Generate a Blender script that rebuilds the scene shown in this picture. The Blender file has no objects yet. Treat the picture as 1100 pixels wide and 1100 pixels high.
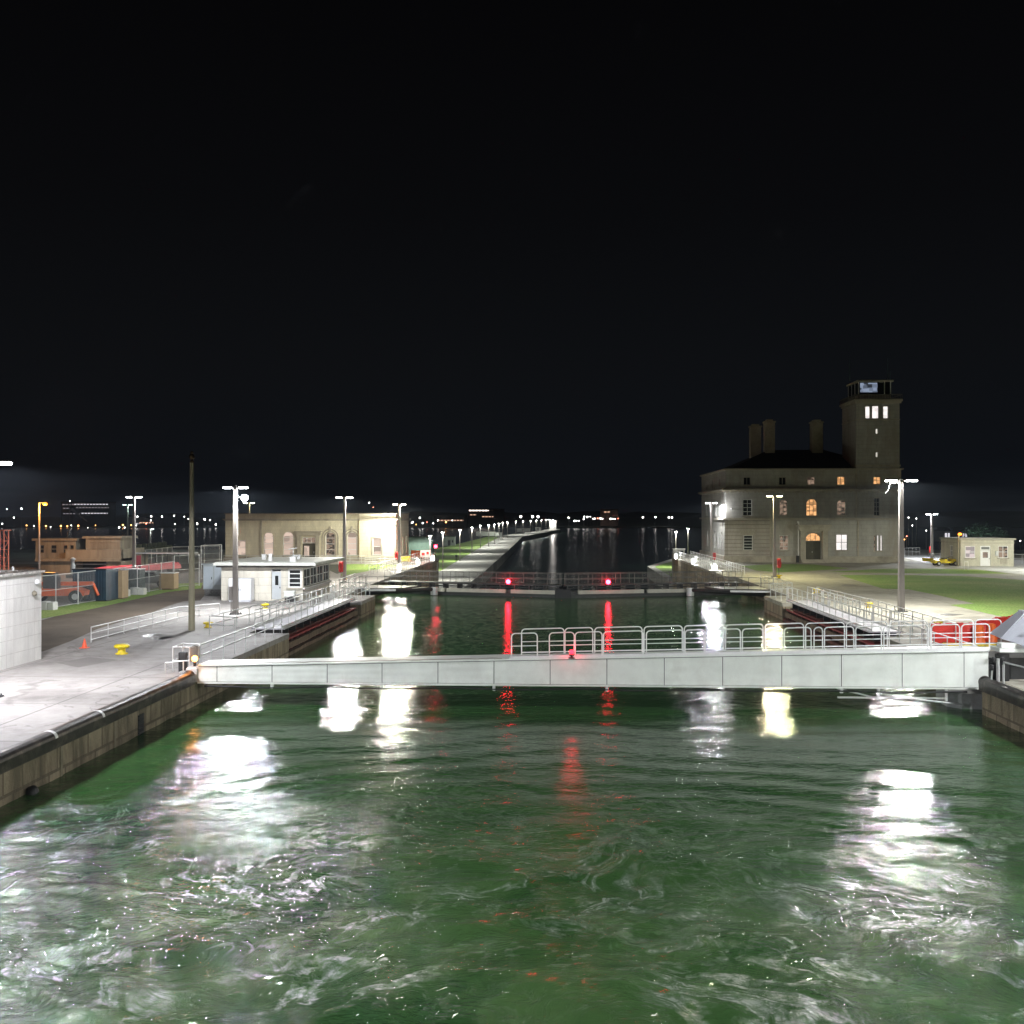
import bpy, math, random
import numpy as np
from mathutils import Vector, Matrix, noise as mnoise
R = math.radians
random.seed(7)
SC = bpy.context.scene
COL = SC.collection

# ------------------------------------------------------------------ camera, sky, exposure
CAM_H = 6.9                      # eye above the lock deck (deck = z 0)
YAW = R(2.602)
cd = bpy.data.cameras.new('camera'); cam = bpy.data.objects.new('camera', cd); COL.objects.link(cam)
cam.location = (0, 0, CAM_H); cam.rotation_euler = (R(90.156), 0, YAW)
cd.sensor_width = 36; cd.lens = 36; cd.clip_start = 0.1; cd.clip_end = 6000
SC.camera = cam
SC.view_settings.view_transform = 'Standard'; SC.view_settings.look = 'None'
SC.view_settings.exposure = 0.0; SC.view_settings.gamma = 1.0
cy = SC.cycles
cy.use_adaptive_sampling = False
cy.use_denoising = True
cy.max_bounces = 5; cy.diffuse_bounces = 2; cy.glossy_bounces = 3; cy.transmission_bounces = 3; cy.transparent_max_bounces = 8
cy.sample_clamp_indirect = 4.0; cy.sample_clamp_direct = 0
cy.caustics_reflective = False; cy.caustics_refractive = False
cy.use_light_tree = True

w = bpy.data.worlds.new('World'); SC.world = w; w.use_nodes = True
nt = w.node_tree; nt.nodes.clear()
out = nt.nodes.new('ShaderNodeOutputWorld'); bg = nt.nodes.new('ShaderNodeBackground')
tc = nt.nodes.new('ShaderNodeTexCoord'); sx = nt.nodes.new('ShaderNodeSeparateXYZ'); rp = nt.nodes.new('ShaderNodeValToRGB')
nt.links.new(tc.outputs['Generated'], sx.inputs[0]); nt.links.new(sx.outputs['Z'], rp.inputs[0])
e = rp.color_ramp.elements
e[0].position = 0.0; e[0].color = (.0045, .0058, .0082, 1)
e[1].position = 0.45; e[1].color = (.0016, .0016, .0020, 1)
m_ = e.new(0.14); m_.color = (.0040, .0046, .0057, 1)
m_ = e.new(0.28); m_.color = (.0026, .0028, .0034, 1)
nt.links.new(rp.outputs[0], bg.inputs[0]); bg.inputs[1].default_value = 1.0
nt.links.new(bg.outputs[0], out.inputs[0])
LIGHT = 2.75                      # one gain on every lamp of the place

# ------------------------------------------------------------------ measuring helpers
def W(px, d, z=0):
    xc = (px - 550) / 1100 * d
    return Vector((xc * math.cos(YAW) - d * math.sin(YAW), xc * math.sin(YAW) + d * math.cos(YAW), z))
def G(px, py, z=0):
    return W(px, (CAM_H - z) * 1100 / (py - 553), z)
def ZH(py, d):
    return CAM_H - (py - 553) * d / 1100

# ------------------------------------------------------------------ materials
MATS = {}
def nodes_of(m):
    m.use_nodes = True; t = m.node_tree
    return t, t.nodes.get('Principled BSDF')
def mat(name, col, rough=.6, metal=0, var=.12, scale=1.5, bump=0, bscale=20, spec=.5, stain=None, stain_scale=.5, streak=False):
    if name in MATS: return MATS[name]
    m = bpy.data.materials.new(name); t, b = nodes_of(m); N = t.nodes.new; L = t.links.new
    b.inputs['Roughness'].default_value = rough; b.inputs['Metallic'].default_value = metal
    b.inputs['Specular IOR Level'].default_value = spec
    tc = N('ShaderNodeTexCoord'); mp = N('ShaderNodeMapping'); L(tc.outputs['Object'], mp.inputs[0])
    if streak: mp.inputs['Scale'].default_value = (1, 1, .15)
    n = N('ShaderNodeTexNoise'); n.inputs['Scale'].default_value = scale; n.inputs['Detail'].default_value = 6; n.inputs['Roughness'].default_value = .65
    L(mp.outputs[0], n.inputs[0])
    r = N('ShaderNodeMapRange'); r.inputs[1].default_value = .3; r.inputs[2].default_value = .7
    r.inputs[3].default_value = 1 - var; r.inputs[4].default_value = 1 + var; L(n.outputs[0], r.inputs[0])
    hs = N('ShaderNodeHueSaturation'); hs.inputs['Color'].default_value = (*col, 1); L(r.outputs[0], hs.inputs['Value'])
    res = hs.outputs[0]
    if stain:
        n2 = N('ShaderNodeTexNoise'); n2.inputs['Scale'].default_value = stain_scale; n2.inputs['Detail'].default_value = 8; n2.inputs['Roughness'].default_value = .7
        L(mp.outputs[0], n2.inputs[0])
        r2 = N('ShaderNodeMapRange'); r2.inputs[1].default_value = .48; r2.inputs[2].default_value = .68; r2.inputs[4].default_value = .8; L(n2.outputs[0], r2.inputs[0])
        mx = N('ShaderNodeMix'); mx.data_type = 'RGBA'; L(r2.outputs[0], mx.inputs[0]); L(res, mx.inputs[6]); mx.inputs[7].default_value = (*stain, 1)
        res = mx.outputs[2]
    L(res, b.inputs['Base Color'])
    if bump:
        n3 = N('ShaderNodeTexNoise'); n3.inputs['Scale'].default_value = bscale; n3.inputs['Detail'].default_value = 4; L(tc.outputs['Object'], n3.inputs[0])
        bp = N('ShaderNodeBump'); bp.inputs['Strength'].default_value = bump; bp.inputs['Distance'].default_value = .02; L(n3.outputs[0], bp.inputs['Height']); L(bp.outputs[0], b.inputs['Normal'])
    MATS[name] = m; return m
def emit(name, col, s, sampling='NONE'):
    if name in MATS: return MATS[name]
    m = bpy.data.materials.new(name); t, b = nodes_of(m)
    b.inputs['Base Color'].default_value = (*col, 1); b.inputs['Emission Color'].default_value = (*col, 1); b.inputs['Emission Strength'].default_value = s
    m.cycles.emission_sampling = sampling
    MATS[name] = m; return m
def lit_window(name, col, s, dark=.25, scale=3):
    """a lit pane: the lamp-lit room behind it, broken up by blinds and furniture"""
    if name in MATS: return MATS[name]
    m = bpy.data.materials.new(name); t, b = nodes_of(m); N = t.nodes.new; L = t.links.new
    b.inputs['Base Color'].default_value = (.05, .05, .05, 1); b.inputs['Roughness'].default_value = .15
    tc = N('ShaderNodeTexCoord'); mp = N('ShaderNodeMapping'); mp.inputs['Scale'].default_value = (1, 1, 1.6); L(tc.outputs['Object'], mp.inputs[0])
    n = N('ShaderNodeTexVoronoi'); n.distance = 'CHEBYCHEV'; n.inputs['Randomness'].default_value = .55; n.inputs['Scale'].default_value = scale; L(mp.outputs[0], n.inputs[0])
    r = N('ShaderNodeMapRange'); r.inputs[1].default_value = .2; r.inputs[2].default_value = .7; r.inputs[3].default_value = dark; r.inputs[4].default_value = 1
    sp = N('ShaderNodeSeparateColor'); L(n.outputs['Color'], sp.inputs[0]); L(sp.outputs[0], r.inputs[0])
    mu = N('ShaderNodeMath'); mu.operation = 'MULTIPLY'; mu.inputs[1].default_value = s; L(r.outputs[0], mu.inputs[0])
    b.inputs['Emission Color'].default_value = (*col, 1); L(mu.outputs[0], b.inputs['Emission Strength'])
    m.cycles.emission_sampling = 'NONE'
    MATS[name] = m; return m
def masonry(name, col, mortar, bw, bh, msize=.02, rough=.8, var=.12, stain=None, axis='XZ', bump=.5, offset=.5, stain_scale=.6, streak=True, dirt=None):
    """coursed blocks or slabs laid in the plane given by axis, in metres"""
    if name in MATS: return MATS[name]
    m = bpy.data.materials.new(name); t, b = nodes_of(m); N = t.nodes.new; L = t.links.new
    tc = N('ShaderNodeTexCoord'); sp = N('ShaderNodeSeparateXYZ'); L(tc.outputs['Object'], sp.inputs[0])
    cb = N('ShaderNodeCombineXYZ')
    if axis == 'XZ':      # works on faces looking along X or Y: u = x + y
        ad = N('ShaderNodeMath'); ad.operation = 'ADD'; L(sp.outputs[0], ad.inputs[0]); L(sp.outputs[1], ad.inputs[1]); L(ad.outputs[0], cb.inputs[0]); L(sp.outputs[2], cb.inputs[1])
    else:
        L(sp.outputs[0], cb.inputs[0]); L(sp.outputs[1], cb.inputs[1])
    br = N('ShaderNodeTexBrick'); L(cb.outputs[0], br.inputs['Vector']); br.offset = offset
    br.inputs['Scale'].default_value = 1; br.inputs['Brick Width'].default_value = bw; br.inputs['Row Height'].default_value = bh
    br.inputs['Mortar Size'].default_value = msize; br.inputs['Mortar Smooth'].default_value = .2; br.inputs['Bias'].default_value = 0
    c = Vector(col)
    br.inputs['Color1'].default_value = (*(c * (1 - var)), 1); br.inputs['Color2'].default_value = (*(c * (1 + var)), 1); br.inputs['Mortar'].default_value = (*mortar, 1)
    n = N('ShaderNodeTexNoise'); n.inputs['Scale'].default_value = .9; n.inputs['Detail'].default_value = 9; n.inputs['Roughness'].default_value = .72
    mp = N('ShaderNodeMapping'); L(tc.outputs['Object'], mp.inputs[0])
    if streak: mp.inputs['Scale'].default_value = (1, 1, .3)
    L(mp.outputs[0], n.inputs[0])
    r = N('ShaderNodeMapRange'); r.inputs[1].default_value = .3; r.inputs[2].default_value = .7; r.inputs[3].default_value = .78; r.inputs[4].default_value = 1.18; L(n.outputs[0], r.inputs[0])
    hs = N('ShaderNodeHueSaturation'); L(br.outputs['Color'], hs.inputs['Color']); L(r.outputs[0], hs.inputs['Value'])
    res = hs.outputs[0]
    if stain:
        n2 = N('ShaderNodeTexNoise'); n2.inputs['Scale'].default_value = stain_scale; n2.inputs['Detail'].default_value = 8; n2.inputs['Roughness'].default_value = .68; n2.inputs['Distortion'].default_value = .4
        L(mp.outputs[0], n2.inputs[0])
        r2 = N('ShaderNodeMapRange'); r2.inputs[1].default_value = .43 if 'lock' in name else .5; r2.inputs[2].default_value = .60 if 'lock' in name else .66; r2.inputs[4].default_value = .85 if 'lock' in name else .75; L(n2.outputs[0], r2.inputs[0])
        mx = N('ShaderNodeMix'); mx.data_type = 'RGBA'; L(r2.outputs[0], mx.inputs[0]); L(res, mx.inputs[6]); mx.inputs[7].default_value = (*stain, 1)
        res = mx.outputs[2]
    if axis == 'XY':
        vo = N('ShaderNodeTexVoronoi'); vo.feature = 'DISTANCE_TO_EDGE'; vo.inputs['Scale'].default_value = .16
        nw = N('ShaderNodeTexNoise'); nw.inputs['Scale'].default_value = .8; nw.inputs['Detail'].default_value = 6; L(tc.outputs['Object'], nw.inputs[0])
        va = N('ShaderNodeVectorMath'); va.operation = 'MULTIPLY_ADD'; L(nw.outputs['Color'], va.inputs[0]); va.inputs[1].default_value = (2.4, 2.4, 0); L(tc.outputs['Object'], va.inputs[2]); L(va.outputs[0], vo.inputs['Vector'])
        rc = N('ShaderNodeMapRange'); rc.inputs[1].default_value = .002; rc.inputs[2].default_value = .007; rc.inputs[3].default_value = .45; rc.inputs[4].default_value = 0; L(vo.outputs['Distance'], rc.inputs[0])
        mk = N('ShaderNodeMix'); mk.data_type = 'RGBA'; L(rc.outputs[0], mk.inputs[0]); L(res, mk.inputs[6]); mk.inputs[7].default_value = (.07, .065, .055, 1); res = mk.outputs[2]
        sp2 = N('ShaderNodeTexNoise'); sp2.inputs['Scale'].default_value = .55; sp2.inputs['Detail'].default_value = 3; sp2.inputs['Distortion'].default_value = 1.5; L(tc.outputs['Object'], sp2.inputs[0])
        ro = N('ShaderNodeMapRange'); ro.inputs[1].default_value = .66; ro.inputs[2].default_value = .74; ro.inputs[4].default_value = .5; L(sp2.outputs[0], ro.inputs[0])
        mo = N('ShaderNodeMix'); mo.data_type = 'RGBA'; L(ro.outputs[0], mo.inputs[0]); L(res, mo.inputs[6]); mo.inputs[7].default_value = (.06, .055, .05, 1); res = mo.outputs[2]
    L(res, b.inputs['Base Color']); b.inputs['Roughness'].default_value = rough
    n3 = N('ShaderNodeTexNoise'); n3.inputs['Scale'].default_value = 12; n3.inputs['Detail'].default_value = 5; L(tc.outputs['Object'], n3.inputs[0])
    mm = N('ShaderNodeMath'); mm.operation = 'MULTIPLY_ADD'; L(br.outputs['Fac'], mm.inputs[0]); mm.inputs[1].default_value = -1; L(n3.outputs[0], mm.inputs[2])
    bp = N('ShaderNodeBump'); bp.inputs['Strength'].default_value = bump; bp.inputs['Distance'].default_value = .03; L(mm.outputs[0], bp.inputs['Height']); L(bp.outputs[0], b.inputs['Normal'])
    MATS[name] = m; return m

M_CONC = masonry('esplanade concrete', (.32, .30, .28), (.14, .13, .12), 6.1, 6.1, .035, .75, .05, stain=(.17, .155, .145), axis='XY', bump=.25, offset=0, stain_scale=.22, streak=False)
M_CONCR = masonry('buff concrete', (.37, .35, .285), (.17, .16, .12), 6.1, 6.1, .035, .75, .05, stain=(.20, .19, .15), axis='XY', bump=.25, offset=0, stain_scale=.2, streak=False)
M_PIER = masonry('pier concrete', (.50, .49, .46), (.26, .25, .23), 8, 3.5, .09, .8, .08, stain=(.30, .29, .26), axis='XY', bump=.2, offset=0, stain_scale=.1, streak=False)
M_WALL = masonry('lock wall blocks', (.33, .27, .18), (.17, .135, .09), 1.05, 1.1, .05, .8, .15, stain=(.10, .08, .05), bump=.9, stain_scale=.9)
M_LIME = masonry('limestone ashlar', (.38, .375, .345), (.23, .22, .20), 1.3, .55, .012, .85, .05, stain=(.30, .27, .22), bump=.35, stain_scale=.35)
M_LIME2 = masonry('rusticated limestone', (.43, .40, .35), (.17, .155, .13), 40, .55, .035, .85, .04, stain=(.30, .28, .24), bump=.9, offset=0, stain_scale=.35)
M_LIMEP = mat('limestone trim', (.40, .37, .30), .85, var=.15, bump=.2, stain=(.24, .22, .18))
M_TILE = masonry('white wall panels', (.76, .75, .72), (.60, .58, .55), .62, .62, .018, .45, .03, stain=(.72, .70, .68), bump=.15, offset=0, stain_scale=.8)
M_HOUSE = masonry('pale cladding', (.66, .62, .53), (.45, .42, .36), 2.4, .62, .015, .6, .03, bump=.2, stain=(.56, .51, .43), stain_scale=.5)
M_OLDC = mat('weathered concrete', (.22, .20, .15), .85, var=.25, scale=1.2, bump=.3, stain=(.09, .08, .06), stain_scale=.5, streak=True)
M_ROOF = mat('dark slate roof', (.03, .032, .034), .9, var=.2)
M_STEELDK = mat('dark steel', (.035, .035, .035), .5, .3, var=.3, bump=.1)
M_NOSING = mat('dark rubbing steel', (.045, .038, .034), .42, .6, var=.35, scale=3, bump=.25, stain=(.16, .13, .11), stain_scale=1.2)
M_RAIL = mat('galvanised rail', (.62, .63, .62), .4, .35, var=.12, scale=4)
M_WHITE = mat('white painted steel', (.78, .81, .76), .42, 0, var=.08, scale=.9, stain=(.69, .70, .65), stain_scale=1.1, bump=.08, bscale=2)
M_WHITEP = mat('white paint', (.8, .8, .79), .5, 0, var=.05, scale=2)
M_POLE = mat('lamp pole steel', (.27, .25, .235), .55, .2, var=.2, scale=2, streak=True)
M_CPOLE = mat('concrete pole', (.30, .28, .19), .8, var=.15, scale=2, streak=True)
M_HEAD = mat('lamp housing', (.4, .4, .4), .4, .3)
M_YEL = mat('yellow paint', (.80, .62, .015), .45, var=.15, scale=5, stain=(.30, .22, .05), stain_scale=3)
M_RED = mat('red paint', (.55, .02, .015), .4, var=.15)
M_REDPL = mat('red plastic', (.72, .045, .03), .35, var=.12, scale=2)
M_ORPL = mat('orange plastic', (.85, .16, .03), .45, var=.12, scale=2)
M_RUST = mat('rusty red steel', (.13, .035, .025), .75, .1, var=.5, scale=1.5, bump=.4, stain=(.05, .025, .018), stain_scale=.9, streak=False)
M_TIMBER = mat('old timber', (.17, .115, .075), .85, var=.4, scale=2.5, bump=.6, bscale=6, stain=(.05, .03, .022), stain_scale=1.2)
M_BLACK = mat('black rubber', (.012, .012, .012), .55, var=.2)
M_GLASS = mat('dark window glass', (.012, .014, .016), .08, var=.2, spec=.9)
M_GREY = mat('blue grey cabinet', (.42, .46, .46), .45, var=.06, scale=1)
M_LILAC = mat('white cabinet', (.75, .76, .80), .4, var=.04)
M_BROWN = mat('plywood', (.36, .26, .15), .75, var=.15, scale=1.5, bump=.1)
M_NAVY = mat('navy steel', (.02, .045, .07), .45, var=.3)
M_ORANGE = mat('orange machine paint', (.75, .14, .04), .45, var=.15)
M_FRAME = mat('window frame', (.34, .31, .26), .6, var=.1)
M_FRAMEW = mat('white window frame', (.75, .75, .73), .5, var=.05)
M_DOOR = mat('dark door', (.07, .065, .04), .5, var=.2)
M_BARK = mat('bark', (.10, .075, .05), .9, var=.3, bump=.6)
M_LEAF = mat('leaves', (.03, .075, .04), .7, var=.45, scale=.8)
M_FARD = mat('far dark building', (.03, .028, .026), .9, var=.3)
M_DIRT = mat('dirt', (.135, .105, .075), .95, var=.35, scale=.7, bump=.9, bscale=5, stain=(.07, .055, .04), stain_scale=.35)
M_GRAVEL = mat('grey yard', (.20, .19, .17), .95, var=.25, scale=.7, bump=.5)

def grass_mat(name, c1, c2):
    m = bpy.data.materials.new(name); t, b = nodes_of(m); N = t.nodes.new; L = t.links.new
    tc = N('ShaderNodeTexCoord')
    n1 = N('ShaderNodeTexNoise'); n1.inputs['Scale'].default_value = .12; n1.inputs['Detail'].default_value = 10; n1.inputs['Roughness'].default_value = .75
    n2 = N('ShaderNodeTexNoise'); n2.inputs['Scale'].default_value = 6; n2.inputs['Detail'].default_value = 6
    L(tc.outputs['Object'], n1.inputs[0]); L(tc.outputs['Object'], n2.inputs[0])
    mx = N('ShaderNodeMix'); mx.data_type = 'RGBA'; mx.inputs[6].default_value = (*c1, 1); mx.inputs[7].default_value = (*c2, 1)
    r = N('ShaderNodeMapRange'); r.inputs[1].default_value = .38; r.inputs[2].default_value = .62; L(n1.outputs[0], r.inputs[0]); L(r.outputs[0], mx.inputs[0])
    hs = N('ShaderNodeHueSaturation'); L(mx.outputs[2], hs.inputs['Color'])
    r2 = N('ShaderNodeMapRange'); r2.inputs[1].default_value = .3; r2.inputs[2].default_value = .7; r2.inputs[3].default_value = .6; r2.inputs[4].default_value = 1.4; L(n2.outputs[0], r2.inputs[0]); L(r2.outputs[0], hs.inputs['Value'])
    L(hs.outputs[0], b.inputs['Base Color']); b.inputs['Roughness'].default_value = .9; b.inputs['Specular IOR Level'].default_value = .2
    bp = N('ShaderNodeBump'); bp.inputs['Strength'].default_value = .8; bp.inputs['Distance'].default_value = .05; L(n2.outputs[0], bp.inputs['Height']); L(bp.outputs[0], b.inputs['Normal'])
    return m
M_GRASS = grass_mat('lawn grass', (.18, .32, .07), (.30, .38, .12))

# ------------------------------------------------------------------ mesh builder
class MB:
    def __init__(s): s.v = []; s.f = []; s.mi = []; s.sm = []; s.cur = 0
    def add(s, vs, fs, smooth=False):
        o = len(s.v); s.v += [tuple(v) for v in vs]
        for f in fs: s.f.append(tuple(i + o for i in f)); s.mi.append(s.cur); s.sm.append(smooth)
        return s
    def box(s, x0, x1, y0, y1, z0, z1, rot=None, piv=None):
        vs = [Vector(p) for p in ((x0,y0,z0),(x1,y0,z0),(x1,y1,z0),(x0,y1,z0),(x0,y0,z1),(x1,y0,z1),(x1,y1,z1),(x0,y1,z1))]
        if rot is not None:
            p = Vector(piv or ((x0+x1)/2, (y0+y1)/2, (z0+z1)/2)); vs = [rot @ (v - p) + p for v in vs]
        return s.add(vs, [(0,3,2,1),(4,5,6,7),(0,1,5,4),(1,2,6,5),(2,3,7,6),(3,0,4,7)])
    def bevbox(s, x0, x1, y0, y1, z0, z1, b=.03):
        """box with chamfered vertical and top edges"""
        def ring(i, z): return [(x0+i,y0+b,z) if 0 else p for p in ((x0+b,y0+i,z),(x1-b,y0+i,z),(x1-i,y0+b,z),(x1-i,y1-b,z),(x1-b,y1-i,z),(x0+b,y1-i,z),(x0+i,y1-b,z),(x0+i,y0+b,z))]
        a = ring(0, z0); c = ring(0, z1-b); t = [((p[0]-(x0+x1)/2)*(1-2*b/max(x1-x0,1e-6))+(x0+x1)/2, (p[1]-(y0+y1)/2)*(1-2*b/max(y1-y0,1e-6))+(y0+y1)/2, z1) for p in a]
        vs = a + c + t; fs = [tuple(range(7,-1,-1)), tuple(range(16,24))]
        for k in range(8):
            n = (k+1) % 8; fs += [(k,n,8+n,8+k),(8+k,8+n,16+n,16+k)]
        return s.add(vs, fs)
    def prism(s, pts, z0, z1):
        n = len(pts); vs = [(p[0],p[1],z0) for p in pts] + [(p[0],p[1],z1) for p in pts]
        a = sum(pts[i][0]*pts[(i+1)%n][1]-pts[(i+1)%n][0]*pts[i][1] for i in range(n))
        top = tuple(range(n, 2*n)); bot = tuple(range(n-1,-1,-1)); sd = [(i,(i+1)%n,n+(i+1)%n,n+i) for i in range(n)]
        if a < 0: top = top[::-1]; bot = bot[::-1]; sd = [f[::-1] for f in sd]
        return s.add(vs, [top, bot] + sd)
    def extr(s, prof, axis, a0, a1):
        """extrude a closed 2-D profile along 'x' or 'y'"""
        n = len(prof)
        mk = (lambda p, a: (a, p[0], p[1])) if axis == 'x' else (lambda p, a: (p[0], a, p[1]))
        vs = [mk(p, a0) for p in prof] + [mk(p, a1) for p in prof]
        return s.add(vs, [tuple(range(n-1,-1,-1)), tuple(range(n,2*n))] + [(i,(i+1)%n,n+(i+1)%n,n+i) for i in range(n)])
    def cyl(s, p0, p1, r0, r1=None, n=10, caps=True, smooth=True):
        p0 = Vector(p0); p1 = Vector(p1); r1 = r0 if r1 is None else r1
        d = (p1-p0).normalized(); a = d.orthogonal().normalized(); b = d.cross(a)
        vs = [p0 + (a*math.cos(2*math.pi*k/n)+b*math.sin(2*math.pi*k/n))*r0 for k in range(n)] + [p1 + (a*math.cos(2*math.pi*k/n)+b*math.sin(2*math.pi*k/n))*r1 for k in range(n)]
        s.add(vs, [(k,(k+1)%n,n+(k+1)%n,n+k) for k in range(n)], smooth)
        if caps: s.add(vs, [tuple(range(n-1,-1,-1)), tuple(range(n,2*n))])
        return s
    def tube(s, pts, r, n=8):
        for a, b in zip(pts, pts[1:]): s.cyl(a, b, r, n=n)
        return s
    def lathe(s, prof, c=(0,0,0), n=16, smooth=True):
        vs = []; 
        for (r, z) in prof:
            for k in range(n): vs.append((c[0]+r*math.cos(2*math.pi*k/n), c[1]+r*math.sin(2*math.pi*k/n), c[2]+z))
        fs = []
        for i in range(len(prof)-1):
            for k in range(n): a = i*n+k; b = i*n+(k+1)%n; fs.append((a,b,b+n,a+n))
        s.add(vs, fs, smooth); s.add(vs, [tuple(range(n-1,-1,-1)), tuple(range((len(prof)-1)*n, len(prof)*n))])
        return s
    def ball(s, c, r, n=10, sz=1):
        prof = [(max(r*math.sin(math.pi*k/n), .0005), -r*sz*math.cos(math.pi*k/n)) for k in range(n+1)]
        return s.lathe(prof, c, n+2)
    def shift(s, dx, dy, dz=0): s.v = [(a+dx, b+dy, c+dz) for a, b, c in s.v]; return s
    def build(s, name, mats, parent=None, loc=None, rotz=0):
        me = bpy.data.meshes.new(name); me.from_pydata(s.v, [], s.f)
        for m in (mats if isinstance(mats, (list, tuple)) else [mats]): me.materials.append(m)
        me.polygons.foreach_set('material_index', s.mi); me.polygons.foreach_set('use_smooth', s.sm)
        me.update()
        o = bpy.data.objects.new(name, me); COL.objects.link(o)
        if parent is not None: o.parent = parent
        if loc is not None: o.location = loc
        if rotz: o.rotation_euler.z = rotz
        return o
def tag(o, label=None, cat=None, group=None, kind=None):
    if label: o['label'] = label
    if cat: o['category'] = cat
    if group: o['group'] = group
    if kind: o['kind'] = kind
    return o
def thing(name, label, cat, loc=(0,0,0), rotz=0, group=None):
    o = bpy.data.objects.new(name, None); COL.objects.link(o); o.location = loc; o.rotation_euler.z = rotz
    o.empty_display_size = .3
    return tag(o, label, cat, group)
def kids(o): return [c for c in COL.objects if c.parent == o]
CHILD = {}
def copy_tree(o, loc=None, rotz=None, label=None, parent=None):
    c = o.copy(); COL.objects.link(c)
    if parent is not None: c.parent = parent
    for ch in o.children: copy_tree(ch, parent=c)
    if loc is not None: c.location = loc
    if rotz is not None: c.rotation_euler.z = rotz
    if label: c['label'] = label
    return c
def structure(o): o['kind'] = 'structure'; return o
ORD = ['first','second','third','fourth','fifth','sixth','seventh','eighth','ninth','tenth','eleventh','twelfth','thirteenth','fourteenth','fifteenth','sixteenth','seventeenth','eighteenth','nineteenth','twentieth']
# ================================================================== GROUND, WATER
XL, XR = -15.7, 17.5             # lock faces
WU, WL = -1.35, -7.5              # upper pool (where the ship lies) and lower pool

b = MB(); b.prism([(-220,-60),(-20,-60),(-20,161),(-62,161),(-62,200),(-220,200)], -9, 0)
structure(b.build('esplanade', M_CONC))
b = MB(); b.prism([(20,-60),(260,-60),(260,205),(60,205),(60,182),(20,182)], -9, 0)
structure(b.build('pavement', M_CONCR))

# lock walls: one block per length of wall, the leaf recesses set back
def lock_wall(x0, x1, y0, y1, label):
    bm = MB(); bm.box(x0, x1, y0, y1, -9, 0)
    return tag(bm.build('lock_wall', M_WALL), label, 'lock wall')
def split_wall(side, y0, y1, face, label):
    """wall block: blocky face part, pale concrete coping slab on top"""
    r = thing('lock_wall', label, 'lock wall', (0, 0, 0))
    a, c = (-20, face) if side < 0 else (face, 20)
    bm = MB(); bm.box(a, c, y0, y1, -9, -.28); bm.build('wall_face', M_WALL, r)
    bm = MB(); bm.box(a, c + (.03 if side < 0 else 0), y0, y1, -.28, 0) if side < 0 else bm.box(a - .03, c, y0, y1, -.28, 0)
    bm.build('coping', M_CONC if side < 0 else M_CONCR, r)
    return r
WLn = split_wall(-1, -60, 43.2, XL, 'long stained block wall along the left water edge in the foreground')
split_wall(-1, 43.2, 59, XL + .0, 'short plain wall length on the left just behind the white boom')
split_wall(-1, 59, 81, -18.1, 'recessed wall length on the left holding the folded rusty gate leaf')
split_wall(-1, 81, 87, XL, 'concrete wall corner on the left between the rusty leaf and closed gate')
split_wall(-1, 87, 113, -18.6, 'recessed left wall length beside the closed lock gate')
split_wall(-1, 113, 161, -18.9, 'left wall ending in a rounded nose beyond the closed gate')
WRn = split_wall(1, -60, 43.2, XR, 'block wall with black coping at the right edge of the foreground water')
split_wall(1, 43.2, 59, 18.3, 'shadowed wall length on the right under the white boom end')
split_wall(1, 59, 81, 19.6, 'recessed wall length on the right holding the folded rusty gate leaf')
split_wall(1, 81, 88, XR, 'concrete wall corner on the right between the rusty leaf and closed gate')
split_wall(1, 88, 113, 19.6, 'recessed right wall length beside the closed lock gate')
split_wall(1, 113, 168, 18.7, 'right wall ending in a tall end beyond the closed gate')

# rolled steel nosing on the near walls, with its white depth marks
def nosing(root, x, y0, y1, marks, side):
    b = MB(); pts = []
    for k in range(9):
        a = math.pi * (k/8); pts.append((x + side*.10 - side*.0 + math.cos(a)*.27, -.02 + math.sin(a)*.22))
    b.extr(pts[::-1] if 0 else pts, 'y', y0, y1)
    b.box(x - (.0 if side < 0 else .17), x + (.17 if side < 0 else .0), y0, y1, -.34, -.0201)
    o = b.build('nosing', M_NOSING, root)
    for v in range(0): pass
    for ym in marks:
        m = MB(); p2 = []
        for k in range(9):
            a = math.pi * (k/8); p2.append((x + side*.10 + math.cos(a)*.276, -.02 + math.sin(a)*.226))
        m.extr(p2, 'y', ym, ym + .16); m.build('painted_mark', M_WHITEP, o)
nosing(WLn, XL, -60, 43.15, [31.0, 34.3], -1)
nosing(WRn, XR, -60, 43.15, [], 1)
# rounded end of the nosing and wall roundheads
for (root, x) in ((WLn, XL - .1), (WRn, XR + .1)):
    b = MB(); b.ball((x, 43.15, -.02), .27, 10); b.build('nosing_end', M_NOSING, root)

# vertical fenders and a ladder on the near left wall; black slab paints its niche's shade
for y in (24.4, 27.9, 31.6, 35.5):
    b = MB(); b.box(XL, XL + .035, y, y + .14, -2.6, -.36); b.build('wall_strake', mat('stained strake', (.22,.19,.13), .8, var=.3), WLn)
b = MB(); b.box(XL - .02, XL + .02, 37.6, 38.1, -1.5, -.6); b.build('niche_shade', M_BLACK, WLn)
b = MB()
for z in range(6): b.box(XL + .021, XL + .05, 37.62, 38.08, -1.45 + z*.16, -1.42 + z*.16)
b.build('ladder', M_STEELDK, WLn)
b = MB(); b.lathe([(.12, 0), (.2, .05), (.2, .22), (.1, .26)], (0,0,0), 10); o = b.build('hook_casting', M_BLACK, WLn, (XL + .06, 29.6, -1.35)); o.rotation_euler.y = R(70)

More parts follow.
